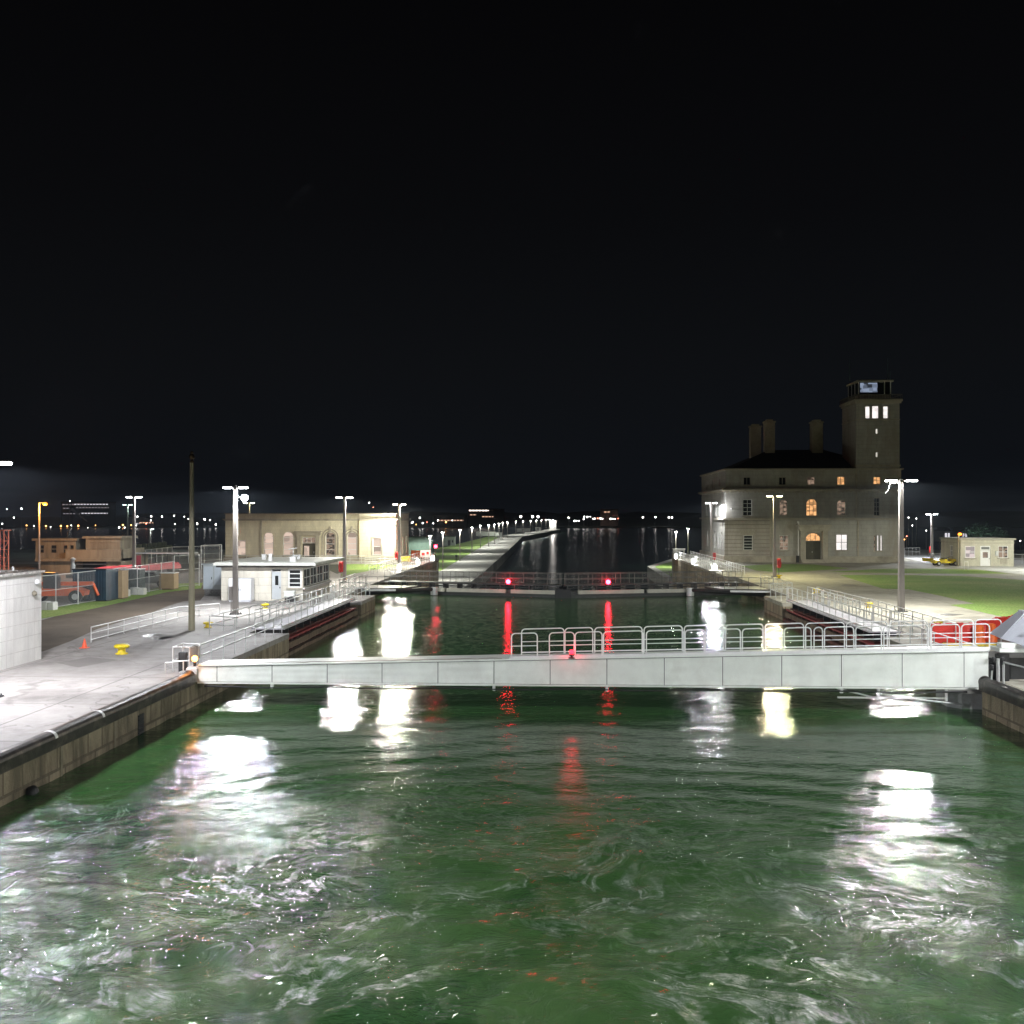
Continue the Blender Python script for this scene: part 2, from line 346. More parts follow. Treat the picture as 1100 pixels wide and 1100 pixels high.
# pale concrete bridge seat under the right-hand end of the boom
b = MB(); b.prism([(18.28, 44.2), (17.1, 44.3), (16.7, 44.9), (16.7, 46.2), (18.28, 46.2)], -9, -.68)
tag(b.build('bearing_block', mat('grey block', (.42,.42,.42), .7, var=.2, stain=(.2,.19,.17))), 'small pale grey bearing block on the right wall under the boom', 'bearing block')

# pool floors and the far terrain
b = MB(); b.box(-3000, 3000, -400, 4000, -14, -12); structure(b.build('lake_bed', mat('mud', (.02, .025, .015), .9)))

# ---- water: upper pool as a fine, wind- and propeller-ruffled sheet
def vnoise(x, y, seed):
    rs = np.random.RandomState(seed); T = rs.rand(256, 256)
    xi = np.floor(x).astype(int); yi = np.floor(y).astype(int); fx = x - xi; fy = y - yi
    fx = fx*fx*fx*(fx*(fx*6-15)+10); fy = fy*fy*fy*(fy*(fy*6-15)+10)
    g = lambda a, c: T[a % 256, c % 256]
    return (g(xi,yi)*(1-fx)+g(xi+1,yi)*fx)*(1-fy)+(g(xi,yi+1)*(1-fx)+g(xi+1,yi+1)*fx)*fy - .5
def water_height(x, y):
    wx = x + 2.4*vnoise(x*.16, y*.16, 1) * 2; wy = y + 2.4*vnoise(x*.16+9, y*.16, 2) * 2
    h = np.zeros_like(x)
    for k, (f, a) in enumerate(((.30, .10), (.62, .10), (1.25, .062), (2.6, .030), (5.0, .013))):
        h += a*vnoise(wx*f, wy*f*1.25, 10+k)
        h += a*.5*(0.5-np.abs(vnoise(wx*f*1.1+5, wy*f*1.3, 30+k))*2)
    chop = np.clip((34 - y - .3*x)/11, 0, 1)
    churn = .16 + .74*chop
    calm = .012*vnoise(x*1.7, y*3.2, 50) + .008*vnoise(x*3.4, y*5.5, 51)
    far = np.clip((47 - y)/6, 0, 1)
    # ring waves spreading from the propeller wash
    d = np.sqrt((x-3)**2*.6 + (y-12)**2)
    ring = .012*np.sin(d*3.0 + 5*vnoise(x*.2, y*.2, 60))*np.clip((y-24)/6, 0, 1)*far
    return h*churn*(far*.8) * np.where(y > 37, .35 + .65*np.clip((41-y)/4, 0, 1), 1) + calm*1.0 + ring
xs = np.arange(-20.5, 20.6, .125)
ys = np.concatenate([np.arange(-60, 8, 1.5), np.arange(8, 46, .11), np.arange(46, 113, .4)])
X, Y = np.meshgrid(xs, ys); Y = np.minimum(Y, 102.6 + 5.2*np.abs(X-.45)/18.5); Z = WU + water_height(X, Y)
ny, nx = X.shape
vs = np.stack([X.ravel(), Y.ravel(), Z.ravel()], 1)
idx = np.arange(nx*ny).reshape(ny, nx)
fc = np.stack([idx[:-1,:-1].ravel(), idx[:-1,1:].ravel(), idx[1:,1:].ravel(), idx[1:,:-1].ravel()], 1)
me = bpy.data.meshes.new('lock_water'); me.vertices.add(len(vs)); me.vertices.foreach_set('co', vs.ravel().astype(np.float32))
me.loops.add(fc.size); me.loops.foreach_set('vertex_index', fc.ravel().astype(np.int32)); me.polygons.add(len(fc))
me.polygons.foreach_set('loop_start', (np.arange(len(fc))*4).astype(np.int32)); me.update(calc_edges=True)
me.polygons.foreach_set('use_smooth', np.ones(len(fc), dtype=bool))
lw = bpy.data.objects.new('lock_water', me); COL.objects.link(lw); structure(lw)

def water_mat(name, near):
    m = bpy.data.materials.new(name); t, b = nodes_of(m); N = t.nodes.new; L = t.links.new
    b.inputs['IOR'].default_value = 1.33; b.inputs['Specular IOR Level'].default_value = .5
    tc = N('ShaderNodeTexCoord'); sp = N('ShaderNodeSeparateXYZ'); L(tc.outputs['Object'], sp.inputs[0])
    def MR(src, a, c, lo=0, hi=1):
        r = N('ShaderNodeMapRange'); r.inputs[1].default_value = a; r.inputs[2].default_value = c; r.inputs[3].default_value = lo; r.inputs[4].default_value = hi; L(src, r.inputs[0]); return r.outputs[0]
    def MA(op, a, c):
        q = N('ShaderNodeMath'); q.operation = op
        for i, v in enumerate((a, c)):
            if hasattr(v, 'is_linked') or hasattr(v, 'node'): L(v, q.inputs[i])
            else: q.inputs[i].default_value = v
        return q.outputs[0]
    def NO(scale, detail=4, rough=.6, dist=0, vec=None):
        n = N('ShaderNodeTexNoise'); n.inputs['Scale'].default_value = scale; n.inputs['Detail'].default_value = detail; n.inputs['Roughness'].default_value = rough; n.inputs['Distortion'].default_value = dist
        L(vec or tc.outputs['Object'], n.inputs[0]); return n
    deep = (.034, .098, .028, 1); milk = (.135, .25, .085, 1); foam = (.50, .56, .50, 1)
    if near:
        # slow swirl that carries the foam
        wn = NO(.22, 3, .5); vm = N('ShaderNodeVectorMath'); vm.operation = 'MULTIPLY_ADD'
        L(wn.outputs['Color'], vm.inputs[0]); vm.inputs[1].default_value = (5.5, 5.5, 0); L(tc.outputs['Object'], vm.inputs[2])
        wn2 = NO(1.4, 3, .5, 0, vm.outputs[0]); vm2 = N('ShaderNodeVectorMath'); vm2.operation = 'MULTIPLY_ADD'
        L(wn2.outputs['Color'], vm2.inputs[0]); vm2.inputs[1].default_value = (.9, .9, 0); L(vm.outputs[0], vm2.inputs[2])
        f1 = NO(.34, 5, .62, .6, vm2.outputs[0])
        ridge = MA('ABSOLUTE', MA('SUBTRACT', f1.outputs[0], .5), 0)
        line = MR(ridge, .0, .035, 1, 0)
        f2 = NO(1.7, 4, .6, .5, vm2.outputs[0]); line2 = MR(MA('ABSOLUTE', MA('SUBTRACT', f2.outputs[0], .5), 0), 0, .02, 1, 0)
        patch = MR(NO(.17, 3, .5, .3, vm.outputs[0]).outputs[0], .50, .66)
        brk = MR(NO(3, 7, .75, 0, tc.outputs['Object']).outputs[0], .38, .60)
        nearm = MR(sp.outputs[1], 33, 22)
        foamf = MA('MULTIPLY', MA('MULTIPLY', MA('MAXIMUM', MA('MULTIPLY', line, MR(NO(.3, 2).outputs[0], .40, .54)), MA('MULTIPLY', MA('MULTIPLY', line2, patch), .7)), brk), nearm)
        foamf = MA('MINIMUM', MA('MULTIPLY', foamf, 1.0), 1)
        milkf = MA('MULTIPLY', MR(NO(.28, 6, .62, .8, vm2.outputs[0]).outputs[0], .38, .72), MR(sp.outputs[1], 36, 22, .05, .62))
        m1 = N('ShaderNodeMix'); m1.data_type = 'RGBA'; L(milkf, m1.inputs[0]); m1.inputs[6].default_value = deep; m1.inputs[7].default_value = milk
        m2 = N('ShaderNodeMix'); m2.data_type = 'RGBA'; L(MA('MULTIPLY', foamf, .55), m2.inputs[0]); L(m1.outputs[2], m2.inputs[6]); m2.inputs[7].default_value = foam
        L(m2.outputs[2], b.inputs['Base Color'])
        L(MR(foamf, 0, 1, .02, .45), b.inputs['Roughness'])
        mp = N('ShaderNodeMapping'); mp.inputs['Scale'].default_value = (1, 1.6, 1); L(vm.outputs[0], mp.inputs[0])
        r1 = NO(2.6, 6, .62, .9, mp.outputs[0]); r2 = NO(9, 4, .6, .4, mp.outputs[0])
        mpc = N('ShaderNodeMapping'); mpc.inputs['Scale'].default_value = (1, 2.0, 1); L(tc.outputs['Object'], mpc.inputs[0])
        c1 = NO(2.6, 4, .58, .25, mpc.outputs[0])
        churn = MR(MA('ADD', sp.outputs[1], MA('MULTIPLY', sp.outputs[0], .35)), 36, 20, 0, 1)
        fine = NO(13, 3, .6, .2, mpc.outputs[0])
        h = MA('ADD', MA('MULTIPLY', fine.outputs[0], MR(churn, 0, 1, .05, .2)), MA('MULTIPLY', MA('ADD', r1.outputs[0], MA('MULTIPLY', r2.outputs[0], .3)), MA('MULTIPLY', churn, 1.45)))
        h = MA('ADD', h, MA('MULTIPLY', c1.outputs[0], MR(churn, 0, 1, .66, .3)))
        bp = N('ShaderNodeBump'); bp.inputs['Strength'].default_value = 1; bp.inputs['Distance'].default_value = .030; L(h, bp.inputs['Height']); L(bp.outputs[0], b.inputs['Normal'])
    else:
        b.inputs['Base Color'].default_value = (.006, .026, .016, 1); b.inputs['Roughness'].default_value = .2
        mp = N('ShaderNodeMapping'); mp.inputs['Scale'].default_value = (1, 1.5, 1); L(tc.outputs['Object'], mp.inputs[0])
        n = NO(.9, 4, .6, 0, mp.outputs[0])
        bp = N('ShaderNodeBump'); bp.inputs['Strength'].default_value = .6; bp.inputs['Distance'].default_value = .12; L(n.outputs[0], bp.inputs['Height']); L(bp.outputs[0], b.inputs['Normal'])
    return m
me.materials.append(water_mat('churned green lock water', True))
b = MB(); b.add([(-3000,106,WL),(3000,106,WL),(3000,1300,WL),(-3000,1300,WL)], [(0,1,2,3)])
structure(b.build('lower_water', water_mat('dark lower pool water', False)))

# ---- pier beyond the gate, at the lower level (deck z -5)
PZ = -5.0
EDGE = [(-15.4, 112.5), (-15.6, 220), (-17.5, 400), (-19.6, 562), (-9, 690), (1.5, 850)]       # water edge, then the bend to the right
INNER = [(-25, 112.5), (-25, 215), (-27.5, 330), (-30.5, 470), (-32, 590), (-20, 700), (-7, 860)]
b = MB(); b.prism(EDGE + INNER[::-1], -12, PZ)
structure(b.build('pier', M_PIER))
b = MB(); b.prism([(-60, 162), (-25, 162), (-25, 215), (-27.5, 330), (-30.5, 470), (-32, 590), (-38, 600), (-40, 470), (-42, 380), (-50, 300)], -12, PZ + .02)
structure(b.build('pier_lawn', M_GRASS))
# right bank beyond the gate: pale edge and grass
b = MB(); b.prism([(20, 182), (20.5, 238), (26.5, 262), (36, 300), (60, 300), (60, 182)], -12, PZ); structure(b.build('right_bank', M_PIER))
b = MB(); b.prism([(21.5, 183), (22, 236), (27.5, 258), (37, 294), (59, 294), (59, 183)], PZ, PZ + .02); structure(b.build('bank_lawn', M_GRASS))

# far shore
def far_strip(name, pts_n, d0, d1, ztop, seed, m):
    bm = MB(); n = pts_n; rr = random.Random(seed); xs_ = [(-900 + 2000*i/n) for i in range(n+1)]
    fr = [(x, d0 + 14*math.sin(i*.7+seed)) for i, x in enumerate(xs_)]
    vs = [(x, y, -12) for x, y in fr] + [(x, y, WL + 1.2) for x, y in fr]
    mid = [(x, (d0+d1)/2, ztop*(.45+.4*rr.random())) for x, y in fr]; bk = [(x, d1, ztop*(.7+.5*rr.random())) for x, y in fr]
    vs += mid + bk; k = n+1
    fs = []
    for r_ in range(3):
        for i in range(n): fs.append((r_*k+i, r_*k+i+1, (r_+1)*k+i+1, (r_+1)*k+i))
    bm.add(vs, fs); structure(bm.build(name, m))
far_strip('far_shore', 60, 1120, 1700, 3, 3, mat('far land', (.03,.035,.025), .95, var=.3, scale=.02))
far_strip('hills', 40, 1750, 2600, 14, 5, mat('far hills', (.02,.024,.02), .95, var=.3, scale=.01))

# ---- dirt, lawns and yard on the left
def sheet(name, pix, m, z=.004, z0=0):
    pts = [G(*p, z0) for p in pix]; bm = MB(); bm.add([(p.x, p.y, z0 + z) for p in pts], [tuple(range(len(pts)))])
    o = bm.build(name, m)
    if o.data.polygons[0].normal.z < 0: o.data.flip_normals()
    return structure(o)
sheet('dirt_ground', [(30,700),(46,700),(78,688),(104,676),(130,668),(158,660),(181,651),(197,646),(215,645),(222,637),(216,626),(190,628),(150,640),(100,650),(46,666),(20,672)], M_DIRT)
sheet('grass_strip', [(30,667),(60,662),(100,654),(140,645),(180,636),(216,632),(218,626),(190,627),(150,636),(104,644),(46,655),(30,658)], M_GRASS, .008)
sheet('yard_ground', [(-60,690),(30,660),(46,656),(104,645.5),(150,637.5),(190,629),(216,626.5),(232,612),(232,606),(120,606),(-60,606)], M_GRAVEL, .003)
sheet('lawn', [(366,619),(398,613),(431,607),(402,606),(372,606)], M_GRASS, .005)
sheet('dark_bed', [(354,606.5),(371,606),(371,614),(362,616.5),(352,612)], mat('planting bed', (.03,.035,.02), .95, bump=.5), .005)  # dark planting bed left of the lawn
# ---- lawns on the right
sheet('lawn', [(796,608),(836,605.8),(874,606.4),(912,610.6),(872,613.2),(836,615),(812,612.8)], M_GRASS, .005)
sheet('lawn', [(888,614.4),(948,611),(1000,610.8),(1050,612),(1084,616.2),(1030,616.4),(980,616)], M_GRASS, .005)
sheet('lawn', [(902,617.8),(960,617.6),(1030,618.6),(1130,625),(1260,640),(1260,700),(1120,676),(1084,664.5),(1050,656.6),(1020,649.8),(1046,648.4),(1010,640),(976,633.2),(948,632.4)], M_GRASS, .005)
sheet('lawn', [(1000,628),(1000,628.2),(1000.2,628.2)], M_GRASS, .006) if 0 else None
sheet('access_road', [(958,597),(1020,609),(1060,612.5),(1140,622),(1400,650),(1400,612),(1120,603),(1000,596)], mat('pale road', (.50,.50,.49), .8, var=.08, scale=.3, stain=(.38,.37,.35)), .003)
# darker patches where the paving is damp
damp = mat('damp concrete', (.16,.15,.135), .3, var=.25, scale=1.2)
sheet('repair_slab', [(174,684),(233,684),(221,695),(163,697)], mat('newer concrete', (.36,.34,.32), .75, var=.1, scale=1, bump=.2), .006)
sheet('repair_slab', [(60,712),(96,706),(128,709),(84,717)], mat('older concrete', (.22,.205,.19), .75, var=.15, scale=1, bump=.2), .006)
for pix in ([(1002,660),(1020,658.8),(1036,660),(1022,661.6)], [(900,628.6),(915,627.8),(922,628.8),(910,629.6)], [(60,664)] and [(150,683),(172,680),(190,684),(168,688)]):
    sheet('damp_patch', pix, damp, .006)
# ================================================================== LAMPS
def light(kind, parent, loc, energy, col, size=.12, angle=150, blend=.6, rot=(0,0,0)):
    l = bpy.data.lights.new('lamp_light', kind); l.energy = energy*LIGHT; l.color = col; l.shadow_soft_size = size
    if kind == 'SPOT': l.spot_size = R(angle); l.spot_blend = blend
    o = bpy.data.objects.new('lamp_light', l); COL.objects.link(o); o.parent = parent; o.location = loc; o.rotation_euler = rot
    return o
LENS = {}
def lens(key, col, s):
    if key not in LENS: LENS[key] = emit('lens '+key, col, s)
    return LENS[key]
COOL, WARM, GREENISH = (.93,.96,1.0), (1,.93,.74), (1,.92,.52)
def t_lamp(loc, h, label, energy, col=COOL, key='cool', rotz=0, wide=1.0, heads=2, box=False, glow=55, pole_w=.36):
    r = thing('lamp_post', label, 'lamp post', loc, rotz, None)
    b = MB(); w0, w1 = pole_w/2, pole_w/2*.62
    b.add([(-w0,-w0,0),(w0,-w0,0),(w0,w0,0),(-w0,w0,0),(-w1,-w1,h),(w1,-w1,h),(w1,w1,h),(-w1,w1,h)], [(0,3,2,1),(4,5,6,7),(0,1,5,4),(1,2,6,5),(2,3,7,6),(3,0,4,7)])
    b.build('pole', M_POLE, r)
    b = MB(); b.bevbox(-w0*1.9,w0*1.9,-w0*1.9,w0*1.9,0,.06,.01)
    for sx_ in (-1,1):
        for sy_ in (-1,1): b.cyl((sx_*w0*1.5,sy_*w0*1.5,.05),(sx_*w0*1.5,sy_*w0*1.5,.12),.03,n=6)
    b.build('base_plate', M_STEELDK, r)
    a = .62*wide
    b = MB(); b.cyl((-a*.55,0,h-.04),(a*.55,0,h-.04),.045,n=8); b.cyl((0,0,h-.15),(0,0,h+.08),.11,n=10); b.build('cross_arm', M_HEAD, r)
    for s_ in ((-1,1) if heads == 2 else (1,)):
        x0, x1 = sorted((s_*a*.38, s_*(a*.38+.62*wide)))
        b = MB(); b.bevbox(x0,x1,-.17,.17,h-.02,h+.07,.03); hd = b.build('lamp_head', M_HEAD, r)
        b = MB(); b.bevbox(x0+.03,x1-.03,-.15,.15,h-.11,h-.021,.02); b.build('lens', lens(key, col, glow), hd)
    for s_ in ((-1,1) if heads == 2 else (1,)):
        light('SPOT', r, (s_*a*.95,0,h-.12), energy/heads, col, .22 if energy > E0*.9 else .14, 176, .08)
    if box:
        b = MB(); b.bevbox(-.42,-.19,-.16,.16,1.0,1.95,.02); b.build('switch_box', M_POLE, r)
        b = MB(); b.cyl((-.3,0,0),(-.3,0,1.0),.035,n=8); b.build('conduit', M_POLE, r)
    return r
E0 = 6500
def place_t(px, base, h_py, label, e=E0, **k):
    p = G(px, base); d = 6.9*1100/(base-553)
    return t_lamp((p.x, p.y, 0), ZH(h_py, d), label, e, **k)
LP1 = place_t(253, 660, 523, 'tall T-shaped lamp post beside the white cabinet on the left esplanade', e=E0*1.0, box=True, glow=70)
LP2 = place_t(370, 626, 534, 'T-shaped lamp post in front of the arched windows of the long building', e=E0*.8, col=(1,.97,.88), key='w2')
LP3 = place_t(429, 609, 541.5, 'T-shaped lamp post at the brightly lit corner of the long building', e=E0*1.15, col=WARM, key='warm')
LPL = t_lamp((-21.4, 37.7, 0), 8.9, 'lamp post above the white panelled wall at the left edge', E0*1.0, (.93,.93,1.0), 'cool', wide=.9, glow=90)
LPL2 = t_lamp((-21.3, 5.5, 0), 8.9, 'lamp post on the left esplanade abreast of the viewer', E0*1.5, (.93,.93,1.0), wide=1.2)
LPL3 = t_lamp((-21.3, -28, 0), 8.9, 'lamp post on the left esplanade far behind the viewer', E0*1.0)
LR1 = place_t(968, 657, 515.5, 'tall T-shaped lamp post beside the rail on the right pavement', e=E0*1.3, col=(1,.99,.94), key='w3', glow=80, wide=1.3, pole_w=.4)
LR2 = place_t(832, 620, 532.5, 'T-shaped lamp post with a yellowish light in front of the towered building', e=E0*.55, col=GREENISH, key='green', glow=30)
LR3 = place_t(764, 603, 540, 'T-shaped lamp post close to the left corner of the towered building', e=E0*.45)
LR4 = t_lamp((24.2, 37.5, 0), 9.3, 'lamp post on the right pavement just outside the near boom end', E0*.9, (.95,.97,1))
LR5 = t_lamp((24.2, 3, 0), 9.3, 'lamp post on the right pavement abreast of the viewer', E0*2.0, (.97,1,.95))
LR6 = t_lamp((24.2, -30, 0), 9.3, 'lamp post on the right pavement far behind the viewer', E0*1.3)
LR7 = place_t(1001, 601, 552, 'T-shaped lamp post left of the small pale pavilion', e=E0*.7)
LR8 = t_lamp((60.5, 127, 0), 8.6, 'lamp post right of the pavilion just outside the photo edge', E0*.9, (1,1,.86))
LL1 = place_t(144, 620, 533.5, 'bright T-shaped lamp post rising over the fenced yard', e=E0*.35, glow=60)
LL2 = place_t(137, 594, 542, 'dim greenish T-shaped lamp post just left of the bright yard lamp', e=E0*.15, col=(.7,1,.9), key='teal', glow=10, pole_w=.25)
LL3 = place_t(161, 588, 568, 'short dim lamp post behind the fenced yard', e=300, col=(.8,1,.9), key='teal', glow=10, heads=1, pole_w=.25)
LL4 = place_t(267.5, 600, 540, 'lamp post with a yellow downlight behind the long building roof', e=700, col=GREENISH, key='green', glow=30)
# extra floodlight strapped to the first post
fl = MB(); fl.lathe([(.08,0),(.2,.1),(.24,.28),(.24,.3)], (0,0,0), 14); f_ = fl.build('floodlight', M_HEAD, LP1, (.62, -.1, 8.12)); f_.rotation_euler = (R(100), 0, R(25))
fl = MB(); fl.lathe([(.21,0),(.23,.02),(.12,.07)], (0,0,0), 14); fl.build('lens', lens('flood', (1,1,.98), 80), f_, (0,0,.3))
fl = MB(); fl.tube([(0,0,8.1),(.5,-.05,8.1)], .035); fl.build('bracket', M_HEAD, LP1)
light('SPOT', LP1, (.75,-.5,8.1), E0*.25, (1,.98,.92), .15, 120, .5, (R(50),0,R(25)))
# crooked camera arm on the tall right post
fl = MB(); fl.tube([(-.1,0,9.2),(-.75,0,9.12),(-.95,0,8.6),(-1.05,0,8.45)], .04); fl.build('bracket', M_HEAD, LR1)

# sodium lamp on its orange-lit post
p = G(42, 619); r = thing('sodium_lamp_post', 'orange sodium lamp on a thin post over the old concrete houses', 'lamp post', p)
hh = ZH(540, 114)
b = MB(); b.cyl((0,0,0),(0,0,hh),.14,.1); b.build('pole', M_POLE, r)
b = MB(); b.tube([(0,0,hh-.05),(.5,-.1,hh+.05)], .05); b.build('cross_arm', M_POLE, r)
b = MB(); b.ball((.75,-.15,hh-.12), .26, 8, .7); b.build('lamp_globe', emit('sodium', (1,.24,.025), 4.5), r)
light('POINT', r, (.9,-.5,hh-.6), 900, (1,.40,.08), .3)

# tall tapered mast with a dark globe
p = G(206, 677); hh = ZH(497, 61.2)
r = thing('tapered_mast', 'tall bare concrete mast with a dark ball top on the left esplanade', 'mast', p)
b = MB(); b.cyl((0,0,0),(0,0,hh),.21,.12,8,smooth=False); b.build('pole', M_CPOLE, r)
b = MB(); b.ball((0,0,hh+.36), .17, 8); b.lathe([(.09,0),(.14,.04),(.06,.14),(.05,.24)], (0,0,hh), 8); b.lathe([(.05,.5),(.1,.56),(.1,.62),(.02,.7)], (0,0,hh), 8); b.build('finial', mat('dark bronze', (.09,.06,.03), .4, .6), r)

# lamps of the pier: (px, head y)
PL = [(462,575.7),(475.7,572),(494,569),(507,566.5),(516,564.5),(525,564),(531,563.2),(536,562.3),(540,561.7),(545,561),(554,560),(562,559.8),(570,559.2),(576,558.9),(581.5,558.6),(586.5,558.3),(590,558.0),(594,557.7)]
proto = None
for i, (px, py) in enumerate(PL):
    d = min(838, 4213/(py-553))
    p = W(px, d, PZ + .02)
    lab = '%s pier lamp from the near end, %s' % (ORD[i], 'standing by the nose of the left wall' if i == 0 else ('standing on the pier lawn' if i < 10 else 'standing on the bent far part of the pier'))
    if proto is None:
        proto = r = thing('pier_lamp', lab, 'lamp post', p, 0, 'lamps along the pier')
        b = MB(); b.cyl((0,0,0),(0,0,8.07),.16,.1,8); b.build('pole', M_POLE, r)
        b = MB(); b.bevbox(-.32,.32,-.5,.1,8.07,8.19,.03); hd = b.build('lamp_head', M_HEAD, r)
        b = MB(); b.bevbox(-.28,.28,-.48,.0,8.01,8.068,.006); b.build('lens', lens('pier', (1,1,.95), 70), hd)
        light('SPOT', r, (0,-.25,7.92), E0*.42, (.98,1,.9), .2, 174, .25)
    else:
        r = copy_tree(proto, p, 0, lab)
        if i > 12:
            for c in r.children:
                if c.type == 'LIGHT': c.data = c.data.copy(); c.data.energy *= .8
# three large bright lamps over the far bend
for i, (px, py) in enumerate(((559.5,555),(572,555),(578,555))):
    d = 820; r = thing('harbour_floodlight', '%s of the three large bright lamps high over the far bend of the pier' % ('leftmost','middle','rightmost')[i], 'floodlight', W(px, d, -6), 0, 'bright lamps over the far bend')
    b = MB(); b.cyl((0,0,-6),(0,0,ZH(py,d)+6),.25,.18,8); b.build('pole', M_POLE, r)
    b = MB(); b.ball((0,0,ZH(py,d)+6), .85, 8); b.build('lamp_globe', emit('far white', (1,.97,.93), 14), r)
# two low lamps of the right bank
for i, (px, py, by) in enumerate(((726,571,604),(739,567,603))):
    d = (234, 285)[i]; p = W(px, d, PZ)
    r = copy_tree(proto, (p.x, p.y, PZ), 0, ('left one' if i == 0 else 'right one') + ' of the two lamp posts below the right wall end')
    r['group'] = 'lamps below the right wall end'

# red signal lamps
def red_signal(loc, h, label, rad=.16, e=260, pole=True, parent=None):
    r = thing('signal_lamp', label, 'signal lamp', loc)
    b = MB(); b.cyl((0,0,0),(0,0,h),.05,n=8); b.lathe([(.14,0),(.14,.03),(.06,.05)], (0,0,0), 10); b.build('stand', M_STEELDK, r)
    b = MB(); b.lathe([(rad*.7,h),(rad*1.1,h+.03),(rad*1.1,h+.07)], (0,0,0), 12); b.build('lamp_base', M_STEELDK, r)
    b = MB(); b.ball((0,0,h+.07+rad), rad, 10); b.build('lamp_globe', emit('red lamp', (1,.012,.03), 70) if rad > .15 else emit('small red lamp', (1,.006,.012), 20), r)
    light('POINT', r, (0,-rad-.22,h+.1+rad), e, (1,.02,.05), .12)
    return r
p = W(546, 103); red_signal((p.x, 102.7, -.16), .05, 'red signal lamp glowing on the left leaf of the closed gate', .22, 15)
p = W(653, 103); red_signal((p.x, 102.7, -.16), .05, 'red signal lamp glowing on the right leaf of the closed gate', .22, 15)
p = W(468, 150); red_signal((p.x, p.y, 0), ZH(587,150)-.3, 'red signal lamp on a stand near the left wall nose', .24, 70)
p = W(614, 43.7); red_signal((p.x, 43.62, .80), .1, 'small red signal lamp on top of the white boom', .10, 5)
p = W(210, 44.3)
r = thing('beacon', 'amber beacon glowing at the left tip of the white boom', 'beacon', (p.x, 43.55, .36))
b = MB(); b.cyl((0,0,0),(0,0,.2),.06,n=10); b.build('lamp_base', M_STEELDK, r)
b = MB(); b.ball((0,0,.33), .13, 10); b.build('lamp_globe', emit('amber', (1,.38,.06), 14), r)
light('POINT', r, (0,-.3,.35), 6, (1,.36,.08), .1)

# white machine covers on the wall ends, glow and point light added
def glow_cover(px, by, label, s=.55):
    p = G(px, by); r = thing('glow_cover', label, 'machine cover', p)
    b = MB(); b.lathe([(s*.6,0),(s*.62,s*.5),(s*.5,s*.6)], (0,0,0), 12); b.build('pedestal', M_WHITEP, r)
    b = MB(); b.lathe([(s*.5,s*.6),(s*.5,s*1.2),(s*.3,s*1.55),(.02,s*1.7)], (0,0,0), 12); b.build('glow_cap', emit('added cover glow', (1,1,.97), 5), r)
    light('POINT', r, (0,-s*1.0,s*1.6), 140, (1,1,.97), .15)
for a in ((429,613.5,'nearest white machine cover with added glow on the left wall end'),(449,607.5,'middle white machine cover with added glow on the left wall end'),(465,602.5,'white machine cover with added glow beside the left wall nose'),
          (726,600.5,'white machine cover with added glow at the far tip of the right wall'),(744.5,606.5,'middle white machine cover with added glow on the right wall end'),(768,612.5,'nearest white machine cover with added glow on the right wall end')):
    glow_cover(*a, s=.5)
# ================================================================== BUILDINGS
def facade(mb, o, u, n, w_, z0, z1, ops, t=.35):
    """wall face with real openings; ops = (u0,u1,z0,z1,arched)"""
    o = Vector(o); u = Vector(u); n = Vector(n); Zv = Vector((0,0,1))
    P = lambda a, z, k=0: o + u*a + Zv*z - n*k
    us = sorted({0, w_} | {q for op in ops for q in op[:2]}); zs = sorted({z0, z1} | {q for op in ops for q in op[2:4]})
    flip = u.cross(Zv).dot(n) < 0
    F = (0,3,2,1) if flip else (0,1,2,3)
    for a, b_ in zip(us, us[1:]):
        for c, d in zip(zs, zs[1:]):
            ma, mz = (a+b_)/2, (c+d)/2
            if any(op[0] < ma < op[1] and op[2] < mz < op[3] for op in ops): continue
            mb.add([P(a,c),P(b_,c),P(b_,d),P(a,d)], [F])
    for op in ops:
        a, b_, c, d, ar = op
        mb.add([P(a,c),P(b_,c),P(b_,c,t),P(a,c,t)], [(0,1,2,3)])
        mb.add([P(a,c),P(a,d),P(a,d,t),P(a,c,t)], [(0,1,2,3)]); mb.add([P(b_,c),P(b_,d),P(b_,d,t),P(b_,c,t)], [(0,1,2,3)])
        if not ar: mb.add([P(a,d),P(b_,d),P(b_,d,t),P(a,d,t)], [(0,1,2,3)])
        else:
            r_ = (b_-a)/2; cx = (a+b_)/2; K = 10
            arc = [(cx - r_*math.cos(math.pi*k/K), d - r_ + r_*math.sin(math.pi*k/K)) for k in range(K+1)]
            for p, q in zip(arc, arc[1:]):
                mb.add([P(*p),P(*q),P(q[0],d),P(p[0],d)], [F]); mb.add([P(*p),P(*q),P(*q,t),P(*p,t)], [(0,1,2,3)])
def oriented_box(mb, o, u, n, a0, a1, z0, z1, k0, k1):
    """box between depths k0..k1 outward of the plane"""
    o = Vector(o); u = Vector(u); n = Vector(n); Zv = Vector((0,0,1)); P = lambda a, z, k: o + u*a + Zv*z + n*k
    mb.add([P(a0,z0,k0),P(a1,z0,k0),P(a1,z0,k1),P(a0,z0,k1),P(a0,z1,k0),P(a1,z1,k0),P(a1,z1,k1),P(a0,z1,k1)], [(0,3,2,1),(4,5,6,7),(0,1,5,4),(1,2,6,5),(2,3,7,6),(3,0,4,7)])
